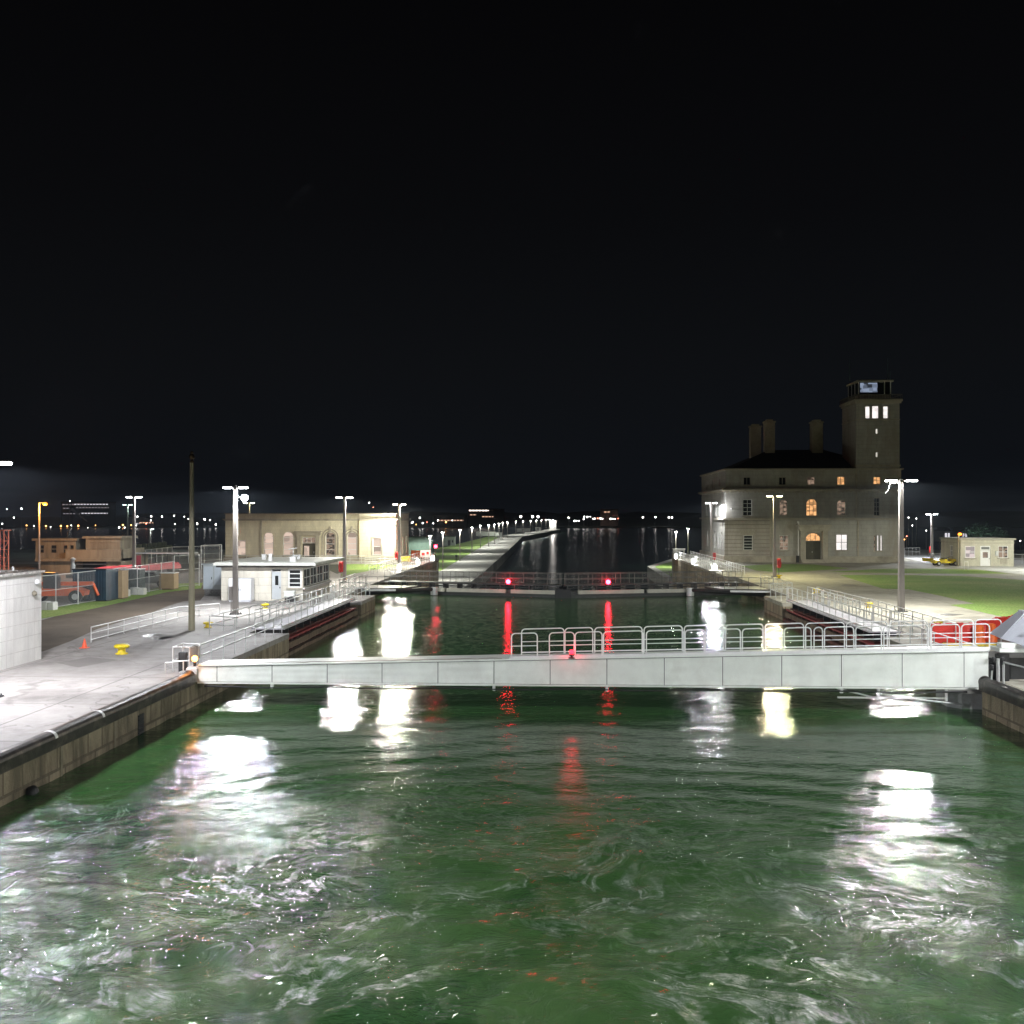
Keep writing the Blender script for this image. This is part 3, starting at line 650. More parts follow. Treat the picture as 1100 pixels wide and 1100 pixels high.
def window(parent, o, u, n, op, pane, frame=None, nv=1, nh=2, sill=True, inset=.22, label=None, surround=None, fw=.07):
    a, b_, c, d, ar = op; frame = frame or M_FRAME
    m = MB()
    for (x0,x1,y0,y1) in ((a,a+fw,c,d),(b_-fw,b_,c,d),(a+fw,b_-fw,c,c+fw),(a+fw,b_-fw,d-fw,d)): oriented_box(m, o, u, n, x0, x1, y0, y1, -inset, -inset+.07)
    for i in range(1, nv+1): x = a+(b_-a)*i/(nv+1); oriented_box(m, o, u, n, x-.03, x+.03, c+fw, d-fw, -inset-.005, -inset+.05)
    for i in range(1, nh+1): z = c+(d-c)*i/(nh+1); oriented_box(m, o, u, n, a+fw, b_-fw, z-.03, z+.03, -inset+.003, -inset+.06)
    f = m.build('window', frame, parent)
    if label: f['label'] = label
    m = MB(); oriented_box(m, o, u, n, a+.01, b_-.01, c+.01, d-.01, -inset-.05, -inset-.02); m.build('pane', pane, f)
    if sill:
        m = MB(); oriented_box(m, o, u, n, a-.12, b_+.12, c-.14, c-.005, -.05, .12); m.build('sill', M_LIMEP, f)
    if surround == 'flat':
        m = MB(); oriented_box(m, o, u, n, a-.22, a-.01, c-.003, d+.2, .004, .07); oriented_box(m, o, u, n, b_+.01, b_+.22, c-.003, d+.2, .004, .07); oriented_box(m, o, u, n, a-.01, b_+.01, d+.01, d+.2, .004, .07); m.build('surround', M_LIMEP, f)
    if surround == 'arch':
        m = MB(); r_ = (b_-a)/2; cx = (a+b_)/2; K = 12; zc = d - r_
        O = Vector(o); U = Vector(u); Nn = Vector(n); P = lambda q, z, k: O + U*q + Vector((0,0,z)) + Nn*k
        for ro, ri, k1 in ((r_+.55, r_+.38, .10), (r_+.22, r_+.02, .08)):
            for k in range(K):
                t0, t1 = math.pi*k/K, math.pi*(k+1)/K
                q = [(cx-ri*math.cos(t0), zc+ri*math.sin(t0)), (cx-ro*math.cos(t0), zc+ro*math.sin(t0)), (cx-ro*math.cos(t1), zc+ro*math.sin(t1)), (cx-ri*math.cos(t1), zc+ri*math.sin(t1))]
                m.add([P(*p, .0) for p in q] + [P(*p, k1) for p in q], [(4,5,6,7),(1,5,6,2),(0,4,7,3)])
            for sgn in (-1,1):
                x0, x1 = sorted((cx+sgn*ri, cx+sgn*ro)); oriented_box(m, o, u, n, x0, x1, c, zc, .0, k1)
        oriented_box(m, o, u, n, cx-.16, cx+.16, d-.02, d+.85, .0, .2)
        m.build('surround', M_LIMEP, f)
    return f
ORA = lit_window('orange room', (1,.50,.20), 1.15, .45, 2.2)
WHT = lit_window('white room', (1,.93,.90), 1.2, .75, 1.2)
DIMW = lit_window('dim room', (.9,.62,.45), .35, .1, 2.5)
PINK = lit_window('pinkish room', (1,.76,.62), .75, .45, .8)
BLU = lit_window('blue control room', (.45,.55,.75), .55, .1, 1.4)
DRK = mat('unlit pane', (.015,.018,.018), .08, var=.2, spec=.9)
BLIND = mat('blinds behind glass', (.30,.30,.28), .3, var=.1)

# ---- administration building with tower: origin at its front left foot
AX, AY = 24.3, 150.2
ad = thing('office_building', 'large limestone building with a square tower on the right bank', 'building', (AX, AY, 0))
KX = 25.1/(965-783)
U = lambda px: (px-783)*KX
Zf = lambda py: CAM_H - (py-553)*.1352
FR, UF, NF = (0,0,0), (1,0,0), (0,-1,0)
ZR = Zf(505)
f1 = [(U(801.5),U(811),Zf(591),Zf(575),0),(U(839),U(848.5),Zf(591),Zf(575),0),(U(898),U(909.5),Zf(591),Zf(574),0)] + [(U(937+k*3.4),U(938.7+k*3.4),Zf(591.5),Zf(575),0) for k in range(3)]
f2 = [(U(801),U(810.5),Zf(554),Zf(536.5),0),(U(839),U(847.5),Zf(554),Zf(537),1),(U(867),U(878),Zf(554),Zf(536),1),(U(898.7),U(908),Zf(553.5),Zf(537),1),(U(937),U(943),Zf(554),Zf(535),0)]
f3 = [(U(801.5),U(809),Zf(521),Zf(512.5),0),(U(838.5),U(846),Zf(521),Zf(512.5),0),(U(868),U(876),Zf(521),Zf(512.5),0),(U(899),U(907),Zf(521),Zf(512),0),(U(936.5),U(944),Zf(520.5),Zf(512.5),0)]
door = (U(866),U(882),0.45,Zf(572.5),1)
DEP = 25.2
b = MB(); facade(b, FR, UF, NF, 25.1, 0, ZR, f1+f2+f3+[door])
sideops = []
for k, q in enumerate((3.2, 6.6, 10.0, 13.4, 17.5)): sideops.append((DEP-q-1.15, DEP-q, Zf(591), Zf(572), 0))
for k, q in enumerate((4.0, 8.6, 13.2, 18.5)): sideops.append((DEP-q-1.3, DEP-q, Zf(554), Zf(537), 0))
for k, q in enumerate((5.0, 12.5, 19)): sideops.append((DEP-q-1.0, DEP-q, Zf(521), Zf(513), 0))
SO, SU, SN = (0,DEP,0), (0,-1,0), (-1,0,0)
facade(b, SO, SU, SN, DEP, 0, ZR, sideops)
b.add([(25.1,0,0),(25.1,DEP,0),(25.1,DEP,ZR),(25.1,0,ZR)], [(0,1,2,3)]); b.add([(25.1,DEP,0),(0,DEP,0),(0,DEP,ZR),(25.1,DEP,ZR)], [(0,1,2,3)])
b.build('wall', M_LIME, ad)
# rusticated lower corner block, plinth, string courses, cornice
b = MB(); 
seg = f1[0]
for a0,a1,z0,z1 in ((-.22,seg[0]-.25,.9,Zf(558.5)),(seg[1]+.25,U(829),.9,Zf(558.5)),(seg[0]-.25,seg[1]+.25,.9,seg[2]-.15),(seg[0]-.25,seg[1]+.25,seg[3]+.0,Zf(558.5))): oriented_box(b, FR, UF, NF, a0, a1, z0, z1, .003, .16)
b.build('rusticated_block', M_LIME2, ad)
b = MB()
oriented_box(b, FR, UF, NF, -.3, door[0]-.9, 0, .9, .003, .3); oriented_box(b, FR, UF, NF, door[1]+.9, 25.35, 0, .9, .003, .3); oriented_box(b, SO, SU, SN, -.3, DEP+.0, 0, .9, .003, .3); b.build('plinth', M_LIMEP, ad)
b = MB(); oriented_box(b, FR, UF, NF, -.35, 25.3, Zf(558.5), Zf(556.5), .003, .35); oriented_box(b, SO, SU, SN, -.2, DEP, Zf(558.5), Zf(556.5), .003, .35); b.build('string_course', M_LIMEP, ad)
b = MB()
for z0,z1,k in ((Zf(528),Zf(526.6),.3),(Zf(526.6),Zf(525.2),.6),(Zf(525.2),Zf(524.4),.45)): oriented_box(b, FR, UF, NF, -k, 25.1+k*.5, z0, z1, .003, k); oriented_box(b, SO, SU, SN, -.2, DEP, z0, z1, .003, k-.002)
for k in range(44): oriented_box(b, FR, UF, NF, .1+k*.57, .34+k*.57, Zf(528)-.18, Zf(528)-.004, .003, .22)
b.build('cornice', M_LIMEP, ad)
b = MB(); 
for z0,z1,k in ((ZR-.004,ZR+.22,.28),): b.box(-k,25.1+k,-k,DEP+k,z0+.004,z1)
b.build('parapet_cap', M_LIMEP, ad)
# pilaster strips dividing the front
b = MB()
for px in (829.5, 920.5): oriented_box(b, FR, UF, NF, U(px)-.12, U(px)+.12, .91, Zf(558.6), .165 if px < 900 else .004, .2 if px < 900 else .1); b.build('pilaster', M_LIMEP, ad); b = MB()
oriented_box(b, FR, UF, NF, U(918), U(919.4), Zf(556.4), Zf(528.1), .003, .1); b.build('pilaster', M_LIMEP, ad); b = MB(); oriented_box(b, FR, UF, NF, U(918), U(919.4), Zf(524.3), ZR-.01, .003, .1)
b.build('pilaster', M_LIMEP, ad)
# hipped roof
b = MB(); e0, zt = .8, Zf(478)
b.add([(e0,e0,ZR+.22),(25.1-e0,e0,ZR+.22),(25.1-e0,DEP-e0,ZR+.22),(e0,DEP-e0,ZR+.22),(8.5,11.5,zt),(17,11.5,zt),(17,13.5,zt),(8.5,13.5,zt)], [(0,1,5,4),(1,2,6,5),(2,3,7,6),(3,0,4,7),(4,5,6,7)])
roof = b.build('roof', M_ROOF, ad)
def chimney(x0,x1,y0,y1,z0,z1):
    b = MB(); b.box(x0,x1,y0,y1,z0,z1); b.box(x0-.12,x1+.12,y0-.12,y1+.12,z1,z1+.22); b.box(x0+.25,x1-.25,y0+.2,y1-.2,z1+.22,z1+.5); b.build('chimney', M_LIMEP, roof)
d2 = 160; ux = lambda px: (px-600)/1100*d2 - AX; zz = lambda py: CAM_H-(py-553)*d2/1100
chimney(ux(819.5),ux(829.5),9.6,11.2,Zf(498),zz(455)); chimney(ux(806),ux(817),11,12.4,Zf(498),zz(459))
chimney(ux(869),ux(880),9.6,11.4,Zf(498),zz(455.5))
# windows of the front
def lowwin(i): return f1[i]
window(ad, FR, UF, NF, f1[0], DRK, M_FRAMEW, 0, 4, inset=.05); window(ad, FR, UF, NF, f1[1], DIMW, M_FRAMEW, 1, 3)
window(ad, FR, UF, NF, f1[2], WHT, M_STEELDK, 1, 1, label='brightly lit white window with a cross bar', fw=.05)
for k in (3,4,5): window(ad, FR, UF, NF, f1[k], WHT if k != 3 else DIMW, M_FRAME, 0, 0, fw=.04)
window(ad, FR, UF, NF, f2[0], DRK, M_FRAMEW, 1, 3); window(ad, FR, UF, NF, f2[1], DIMW, M_FRAME, 1, 3, surround='flat' if 0 else None)
window(ad, FR, UF, NF, f2[2], ORA, M_FRAME, 2, 2, label='arched window glowing orange above the door', fw=.05); window(ad, FR, UF, NF, f2[3], DIMW, M_FRAMEW, 1, 3); window(ad, FR, UF, NF, f2[4], DRK, M_FRAME, 1, 3)
for k, m_ in enumerate((DRK, DRK, DIMW, ORA, ORA)): window(ad, FR, UF, NF, f3[k], m_, M_FRAME, 1, 0 if k < 4 else 1, label='attic window lit orange' if k > 2 else None)
for op in sideops: window(ad, SO, SU, SN, op, DRK, M_FRAMEW, 0, 2, sill=op[2] > 4)
# keystone fan over the corner window
b = MB()
for k in range(-3,4):
    cx = (f1[0][0]+f1[0][1])/2; x = cx + k*.28; z0 = f1[0][3]+.05; sl = k*.13
    o_ = Vector(FR); b.add([(x-.1,-.163,z0),(x+.1,-.163,z0),(x+.13+sl,-.163,z0+.8),(x-.13+sl,-.163,z0+.8),(x-.1,-.2,z0),(x+.1,-.2,z0),(x+.13+sl,-.2,z0+.8),(x-.13+sl,-.2,z0+.8)], [(4,5,6,7),(0,1,5,4),(1,2,6,5),(2,3,7,6),(3,0,4,7)])
b.build('keystone', M_LIMEP, ad)
# portal, door
b = MB()
oriented_box(b, FR, UF, NF, door[0]-.85, door[0]-.1, 0, door[3]+.35, .003, .75); oriented_box(b, FR, UF, NF, door[1]+.1, door[1]+.85, 0, door[3]+.35, .003, .75)
oriented_box(b, FR, UF, NF, door[0]-1.1, door[1]+1.1, door[3]+.35, door[3]+.95, .003, .95); oriented_box(b, FR, UF, NF, door[0]-1.3, door[1]+1.3, door[3]+.95, door[3]+1.2, .003, 1.15)
oriented_box(b, FR, UF, NF, door[0]-.1, door[1]+.1, door[3]+.06, door[3]+.349, .004, .5)
b.build('portal', M_LIMEP, ad)
b = MB()
for k in range(3): oriented_box(b, FR, UF, NF, door[0]-.8+k*.01, door[1]+.8-k*.01, .15*k, .15*(k+1), -.3, 1.7-.35*k)
b.build('steps', M_LIMEP, ad)
b = MB(); dw = door[1]-door[0]
oriented_box(b, FR, UF, NF, door[0]+.02, door[0]+dw/2-.01, .452, door[3]-dw/2-.1, -.3, -.22); oriented_box(b, FR, UF, NF, door[0]+dw/2+.01, door[1]-.02, .452, door[3]-dw/2-.1, -.3, -.22)
for s_ in (0,1):
    for zz0 in (.75,1.75): oriented_box(b, FR, UF, NF, door[0]+.15+s_*dw/2, door[0]+dw/2-.15+s_*dw/2, zz0, zz0+.8, -.219, -.19)
dr = b.build('door', M_DOOR, ad); b = MB(); oriented_box(b, FR, UF, NF, door[0]+dw/2-.12, door[0]+dw/2-.07, 1.4, 1.6, -.219, -.14); b.build('handle', M_RAIL, dr)
window(ad, FR, UF, NF, (door[0]+.02,door[1]-.02,door[3]-dw/2-.08,door[3],0), ORA, M_FRAME, 2, 0, sill=False, inset=.26, label='fanlight glowing orange over the door')
# downpipe with white cover beside the portal
b = MB(); b.tube([(U(857),-.25,Zf(556.4)-.6),(U(858.5),-.25,Zf(560.5)),(U(858.5),-.25,.9)], .1); b.build('downpipe', M_WHITEP, ad)
b = MB(); b.bevbox(U(855.5),U(857.9),-.9,-.35,0,1.0,.03); b.build('meter_box', M_BLACK, ad)
# wall floodlight at the corner
b = MB(); b.bevbox(U(787.5),U(790),-.75,-.35,Zf(547.5),Zf(546),.03); b.box(U(788.4),U(789),-.36,-.0,Zf(546.8),Zf(546.4)); wf = b.build('wall_floodlight', M_HEAD, ad); light('POINT', ad, (-.9,-.6,Zf(546)), 130, (.98,.98,1), .15)
# tower
TX0, TX1 = U(918.5), U(963.2); TY1 = 7.2; TT = Zf(432)
t_ops = [(U(928),U(932.8),Zf(450),Zf(437),0),(U(935),U(941.7),Zf(450),Zf(436.6),0),(U(946.5),U(951.5),Zf(450),Zf(437),0),(U(938.6),U(941),Zf(466.5),Zf(461),0),(U(938.6),U(941),Zf(491.5),Zf(486),0)]
t_ops = [(a-TX0, c-TX0, z0, z1, ar) for a,c,z0,z1,ar in t_ops]
TO = (TX0, -.12, 0)
b = MB(); facade(b, TO, UF, NF, TX1-TX0, ZR+.22, TT, t_ops); 
TSO, TSU, TSN = (TX0, TY1, 0), (0,-1,0), (-1,0,0); s_ops = [(3.2,3.9,Zf(453),Zf(449),0)]
facade(b, TSO, TSU, TSN, TY1+.12, ZR+.22, TT, s_ops)
b.add([(TX1,-.12,ZR+.22),(TX1,TY1,ZR+.22),(TX1,TY1,TT),(TX1,-.12,TT)], [(0,1,2,3)]); b.add([(TX1,TY1,ZR+.22),(TX0,TY1,ZR+.22),(TX0,TY1,TT),(TX1,TY1,TT)], [(0,1,2,3)])
tw = b.build('tower', M_LIME, ad)
for k, op in enumerate(t_ops): window(ad, TO, UF, NF, op, WHT if k < 3 else lit_window('slit light', (1,.95,.85), .8, .7, 1), M_FRAME, 0, 0, sill=False, fw=.04)
window(ad, TSO, TSU, TSN, s_ops[0], DRK, M_FRAME, 0, 1, sill=False)
b = MB()
for z0,z1,k in ((Zf(501.5),Zf(499.5),.12),(Zf(452),Zf(450.8),.08),(Zf(434),Zf(432),.2)): 
    oriented_box(b, TO, UF, NF, -k, TX1-TX0+k, z0, z1, .003, k); oriented_box(b, TSO, TSU, TSN, 0, TY1+.12, z0, z1, .003, k)
b.box(TX0-.35,TX1+.35,-.5,TY1+.3,TT,TT+.3); b.build('tower_cornice', M_LIMEP, ad)
# balcony with slatted parapet, control cab, roof
bz = TT+.3
b = MB()
x0,x1,y0,y1 = TX0-.3,TX1+.3,-.45,TY1+.2; hb = Zf(424.4)-bz
for (a,c,e_,f) in ((x0,x1,y0,y0+.06),(x0,x1,y1-.06,y1),(x0,x0+.06,y0+.061,y1-.061),(x1-.06,x1,y0+.061,y1-.061)): b.box(a,c,e_,f,bz+hb-.08,bz+hb); b.box(a,c,e_,f,bz,bz+.1)
n_ = 30
for k in range(n_+1):
    x = x0+.02+(x1-x0-.08)*k/n_; b.box(x,x+.05,y0+.01,y0+.05,bz+.1,bz+hb-.08)
    y = y0+.02+(y1-y0-.08)*k/n_; b.box(x0+.01,x0+.05,y,y+.05,bz+.1,bz+hb-.08)
b.build('balcony_railing', mat('dull railing', (.14,.13,.11), .7), ad)
cx0,cx1,cy0,cy1 = U(922),U(956),.5,5.8; cz0,cz1 = bz, Zf(410.5)
b = MB(); b.box(cx0,cx1,cy0,cy1,cz0,Zf(424)); b.build('cab_base', M_LIMEP, ad)
b = MB()
for x in (cx0,cx1-1.0,cx1-.14): b.box(x,x+.12,cy0,cy0+.12,Zf(424),cz1)
for y in (2.3,4.0,cy1-.12): b.box(cx0,cx0+.12,y,y+.12,Zf(424),cz1); b.box(cx1-.14,cx1-.02,y,y+.12,Zf(424),cz1)
fm = b.build('cab_window', M_FRAMEW, ad)
b = MB(); b.box(U(924),U(942),cy0+.05,cy0+.08,Zf(421.5),cz1-.12); b.build('pane', BLU, fm)
b = MB(); b.box(cx0+.13,max(U(924),cx0+.14)-.003,cy0+.05,cy0+.08,Zf(424)+.003,cz1-.003); b.box(U(942)+.003,cx1-1.01,cy0+.05,cy0+.08,Zf(424)+.003,cz1-.003); b.box(U(924),U(942),cy0+.05,cy0+.08,Zf(424)+.003,Zf(421.5)-.003); b.build('pane', DRK, fm)
b = MB(); b.box(cx1-.99,cx1-.15,cy0+.05,cy0+.08,Zf(424)+.003,cz1-.003); b.box(cx0+.05,cx0+.08,cy0+.13,cy1-.13,Zf(424)+.003,cz1-.003); b.box(cx1-.1,cx1-.07,cy0+.13,cy1-.13,Zf(424)+.003,cz1-.003); b.build('pane', DRK, fm)
b = MB(); b.box(cx0-.2,cx1+.25,cy0-.4,cy1+.2,cz1,cz1+.25); b.box(cx0+.6,cx1-.6,cy0+.5,cy1-.5,cz1+.25,cz1+.4); b.build('cab_roof', M_LIMEP, ad)
for px, top in ((915,381),(954.5,384),(957,398)):
    b = MB(); b.cyl((U(px),1.4,cz1+.3),(U(px),1.4,Zf(top)),.05,.02,6); b.build('antenna', mat('teal antenna', (.1,.2,.2), .5), ad)

# ---- long neoclassical power house on the left
LX, LY = (237-600)/1100*149.6, 149.8
lb = thing('stone_hall', 'long low limestone hall with arched windows behind the left esplanade', 'building', (LX, LY, 0))
LW = -23.9 - LX; V = lambda px: (px-237)/(424-237)*LW; ZL = lambda py: CAM_H-(py-553)*.1362
zt = ZL(551.5)
ops = [(V(250),V(259.5),ZL(601.5),ZL(589) ,0),(V(279),V(290),ZL(597),ZL(572),1),(V(300.5),V(312),ZL(597),ZL(571.5),1),(V(321.5),V(336),.35,ZL(577.5),0),(V(347),V(357.5),ZL(597),ZL(572),1),(V(370.8),V(381.3),ZL(597),ZL(571.8),1),(V(399),V(408),ZL(596.5),ZL(578),0)]
ops[0] = (V(250),V(259.5),ZL(597),ZL(580.5),0)
b = MB(); split = V(384.5)
facade(b, FR, UF, NF, split, 0, zt, ops[:6])
facade(b, (split,-.25,0), UF, NF, LW-split, 0, zt, [(ops[6][0]-split, ops[6][1]-split, ops[6][2], ops[6][3], 0)])
oriented_box(b, (split,0,0), UF, NF, 0, .01, 0, zt, 0, .248)
SD = 13
facade(b, (LW,-.25,0), (0,1,0), (1,0,0), SD, 0, zt, [(2.2,3.4,ZL(597),ZL(578),0),(6,7.2,ZL(597),ZL(578),0),(9.6,10.8,ZL(597),ZL(578),0)])
b.add([(0,0,0),(0,SD,0),(0,SD,zt),(0,0,zt)], [(0,3,2,1)]); b.add([(0,SD-.25,0),(LW,SD-.25,0),(LW,SD-.25,zt),(0,SD-.25,zt)], [(0,1,2,3)])
M_LIME3 = masonry('cream limestone ashlar', (.68,.64,.49), (.48,.45,.33), 1.5, .52, .014, .85, .04, stain=(.58,.54,.42), bump=.35, stain_scale=.35)
b.build('wall', M_LIME3, lb)
b = MB()
for z0,z1,k in ((ZL(559.5),ZL(558.4),.15),(ZL(558.4),ZL(557.4),.38),(ZL(552.4),zt+.02,.16)):
    oriented_box(b, FR, UF, NF, -k, split, z0, z1, .003, k); oriented_box(b, FR, UF, NF, split, LW+k, z0, z1, .003, k+.25); oriented_box(b, (LW,-.25,0), (0,1,0), (1,0,0), 0, SD, z0, z1, .003, k-.002)
b.build('cornice', M_LIMEP, lb)
b = MB(); b.box(.3,LW-.3,.3,SD-.6,zt-.5,zt-.3); rf = b.build('roof', M_ROOF, lb)
b = MB(); oriented_box(b, FR, UF, NF, -.1, V(319), 0, .7, .003, .14); oriented_box(b, FR, UF, NF, V(339), split-.003, 0, .7, .003, .14); oriented_box(b, (split,-.25,0), UF, NF, -.1, LW-split+.14, 0, .7, .003, .16); b.build('plinth', M_LIMEP, lb)
b = MB()
for px in (277,424): b = MB(); oriented_box(b, FR, UF, NF, V(px)-.25, V(px)+.05, .71, ZL(559.7), .253 if px > 400 else .003, .38 if px > 400 else .12); b.build('pilaster', M_LIMEP, lb)
kinds = [PINK, PINK, PINK, PINK, DIMW, PINK, PINK]
for k, op in enumerate(ops[:6]):
    if k == 3: continue
    window(lb, FR, UF, NF, op, kinds[k], M_FRAMEW if op[4] else M_FRAMEW, 0 if op[4] else 0, 3 if op[4] else 1, surround='arch' if k in (4,5) else None, fw=.09)
window(lb, (split,-.25,0), UF, NF, (ops[6][0]-split, ops[6][1]-split, ops[6][2], ops[6][3], 0), PINK, M_FRAMEW, 0, 1, surround='flat')
for q in (2.2,6,9.6): window(lb, (LW,-.25,0), (0,1,0), (1,0,0), (q,q+1.2,ZL(597),ZL(578),0), DRK, M_FRAMEW, 0, 2)
op = ops[3]
b = MB(); oriented_box(b, FR, UF, NF, op[0]-.65, op[0]-.12, 0, op[3]+.3, .003, .45); oriented_box(b, FR, UF, NF, op[1]+.12, op[1]+.65, 0, op[3]+.3, .003, .45)
oriented_box(b, FR, UF, NF, op[0]-.8, op[1]+.8, op[3]+.3, op[3]+.75, .003, .55); oriented_box(b, FR, UF, NF, op[0]-1.05, op[1]+1.05, op[3]+.75, op[3]+.95, .003, .8); b.build('portal', M_LIMEP, lb)
b = MB(); oriented_box(b, FR, UF, NF, op[0]+.02, op[1]-.02, .36, 2.6, -.3, -.22); dr = b.build('door', M_DOOR, lb)
b = MB(); oriented_box(b, FR, UF, NF, op[1]-.3, op[1]-.22, 1.2, 1.5, -.219, -.15); b.build('handle', M_RAIL, dr)
b = MB(); oriented_box(b, FR, UF, NF, op[0]+.25, op[0]+1.0, .8, 2.3, -.219, -.2); b.build('door_pane', PINK, dr)
window(lb, FR, UF, NF, (op[0]+.02,op[1]-.02,2.7,op[3],0), DIMW, M_FRAMEW, 2, 0, sill=False)
b = MB(); b.cyl((V(384),-.33,.1),(V(384),-.33,ZL(559.7)),.07,n=8); b.build('downpipe', mat('dark yellow pipe', (.25,.2,.1), .6), lb)
b = MB(); b.bevbox(V(419.5),V(423.5),-.62,-.26,ZL(566),ZL(563.5),.04); b.build('wall_floodlight', M_HEAD, lb); light('POINT', lb, (V(417.5),-1.6,ZL(565.5)), 900, (1,.98,.86), .2)

# ---- control house on the left esplanade
CY0 = 81.2; cxr = -20.45
ch = thing('control_house', 'flat roofed control house with a glazed corner on the left esplanade', 'control house', (cxr, CY0, 0))
zc = lambda py: CAM_H-(py-553)*82.5/1100
Q = lambda px: (px-331)/1100*83
wl = Q(243); hw = zc(609)
dop = (Q(297),Q(307.5),.12,zc(611),0); wop = (Q(315),Q(329.3),zc(631),zc(611),0)
b = MB(); facade(b, (wl,0,0), UF, NF, -wl, 0, hw, [(dop[0]-wl,dop[1]-wl,dop[2],dop[3],0),(wop[0]-wl,wop[1]-wl,wop[2],wop[3],0)], .2)
sops = [(.35+k*2.28, 2.45+k*2.28, zc(630.5), zc(611), 0) for k in range(4)]
facade(b, (0,0,0), (0,1,0), (1,0,0), 9.6, 0, hw, sops, .2)
b.add([(wl,0,0),(wl,9.6,0),(wl,9.6,hw),(wl,0,hw)], [(0,3,2,1)]); b.add([(wl,9.6,0),(0,9.6,0),(0,9.6,hw),(wl,9.6,hw)], [(0,3,2,1)])
b.build('wall', M_HOUSE, ch)
b = MB(); b.box(wl-.25, .62, -.55, 10.1, hw, hw+.16); b.build('fascia', mat('dark fascia', (.09,.08,.07), .7), ch)
b = MB(); b.box(wl-.4, 1.2, -.8, 10.5, hw+.16, hw+.36); b.box(wl-.3,1.1,-.7,10.4,hw+.36,hw+.4); rf = b.build('roof', mat('white roof edge', (.62,.63,.57), .6, var=.15), ch)
for (x,y,s_,h_) in ((-3.2,2,.28,.55),(-1.1,1.2,.5,.35),(-4.6,5,.35,.4),(-2,6,.6,.3)):
    b = MB(); b.bevbox(x-s_/2,x+s_/2,y-s_/2,y+s_/2,hw+.4,hw+.4+h_,.03); b.box(x-s_*.6,x+s_*.6,y-s_*.6,y+s_*.6,hw+.4+h_,hw+.45+h_); b.build('roof_vent', M_WHITEP, rf)
b = MB(); b.tube([(-1.1,1.2,hw+.8),(-1.1,1.2,hw+1.5)],.03); b.tube([(-1.5,1.2,hw+1.4),(-.8,1.2,hw+1.5)],.03); b.build('antenna', M_RAIL, rf)
b = MB(); oriented_box(b, FR, UF, NF, dop[0]+.03, dop[1]-.03, .13, 2.32, -.16, -.1); dr = b.build('door', mat('grey blue door', (.55,.58,.60), .5, var=.04), ch)
b = MB(); oriented_box(b, FR, UF, NF, dop[0]+.28, dop[1]-.25, 1.25, 2.0, -.099, -.085); b.build('door_pane', DRK, dr)
b = MB(); oriented_box(b, FR, UF, NF, dop[1]-.14, dop[1]-.09, 1.0, 1.12, -.099, -.03); b.build('handle', M_STEELDK, dr)
window(ch, FR, UF, NF, (dop[0],dop[1],2.34,dop[3],0), DRK, M_FRAMEW, 0, 0, sill=False, inset=.1, fw=.04)
window(ch, FR, UF, NF, wop, DRK, M_FRAMEW, 0, 3, inset=.1, fw=.11)
for op in sops: window(ch, (0,0,0), (0,1,0), (1,0,0), op, DRK, M_FRAMEW, 1, 1, inset=.08, fw=.07)
b = MB(); b.box(-.02,.16,-.05,9.7,zc(631),zc(630.5)-.16) ; b.box(.16,.2,0,9.6,zc(634),zc(633.2)); b.build('sill', M_WHITEP, ch)

r = thing('white_cabinet', 'white double door cabinet against the control house front', 'cabinet', (cxr+Q(256), CY0-1.25, 0))
wcw = (280.5-256)/1100*81
b = MB(); b.bevbox(0,wcw,0,1.0,.1,1.85,.04); b.box(.05,wcw-.05,.05,.95,0,.1); b.build('body', M_LILAC, r)
for s_ in (0,1):
    b = MB(); b.bevbox(.05+s_*wcw/2,wcw/2-.03+s_*wcw/2,-.03,-.003,.16,1.78,.006); dr = b.build('door', M_LILAC, r)
    b = MB(); b.box(wcw/2-.07 if s_ == 0 else wcw/2+.05, wcw/2-.04 if s_ == 0 else wcw/2+.08, -.07,-.031,.9,1.05); b.build('handle', M_STEELDK, dr)
p = G(318, 645.5); r = thing('utility_bin', 'small grey bin with a dark base by the control house corner', 'bin', (p.x-.3, CY0-.75, 0))
b = MB(); b.bevbox(-.42,.42,-.25,.25,.42,.8,.05); b.build('body', M_WHITE, r); b = MB(); b.box(-.36,.36,-.2,.2,0,.42); b.build('base', M_BLACK, r); b = MB(); b.bevbox(-.46,.46,-.29,.29,.8,.87,.02); b.build('lid', M_WHITE, r)

# electrical switchgear left of the post
p = G(218, 640); r = thing('switchgear_cabinet', 'large blue grey switchgear cabinet left of the first lamp post', 'electrical cabinet', (p.x, p.y, 0))
b = MB(); b.bevbox(0,2.65,0,1.8,.55,2.65,.04); b.build('body', M_GREY, r)
b = MB(); b.box(.1,2.5,.1,1.7,0,.55); b.build('plinth', mat('mottled plinth', (.22,.22,.21), .8, var=.4, scale=8), r)
for a,c in ((.08,.85),(1.0,1.9)):
    b = MB(); b.bevbox(a,c,-.03,-.003,.95 if a > .5 else .62,2.5,.006); dr = b.build('door', mat('pale blue door', (.50,.56,.60), .4, var=.04), r)
    b = MB(); b.box(c-.1,c-.06,-.08,-.031,1.4,1.6); b.build('handle', M_STEELDK, dr)
b = MB(); b.box(-.1,2.75,-.12,1.9,2.65,2.74); b.build('lid', M_GREY, r)
r = thing('transformer_box', 'squat grey transformer beside the blue grey switchgear', 'electrical cabinet', (p.x+2.75, p.y+.4, 0))
b = MB(); b.bevbox(0,1.15,0,1.5,.12,2.35,.05); b.build('body', M_GREY, r); b = MB()
for k in range(6): b.box(.06+k*.18,.12+k*.18,-.14,-.003,.4,2.0)
b.build('cooling_fin', M_GREY, r); b = MB(); b.box(-.05,1.2,-.05,1.55,0,.12); b.build('base', M_OLDC, r)
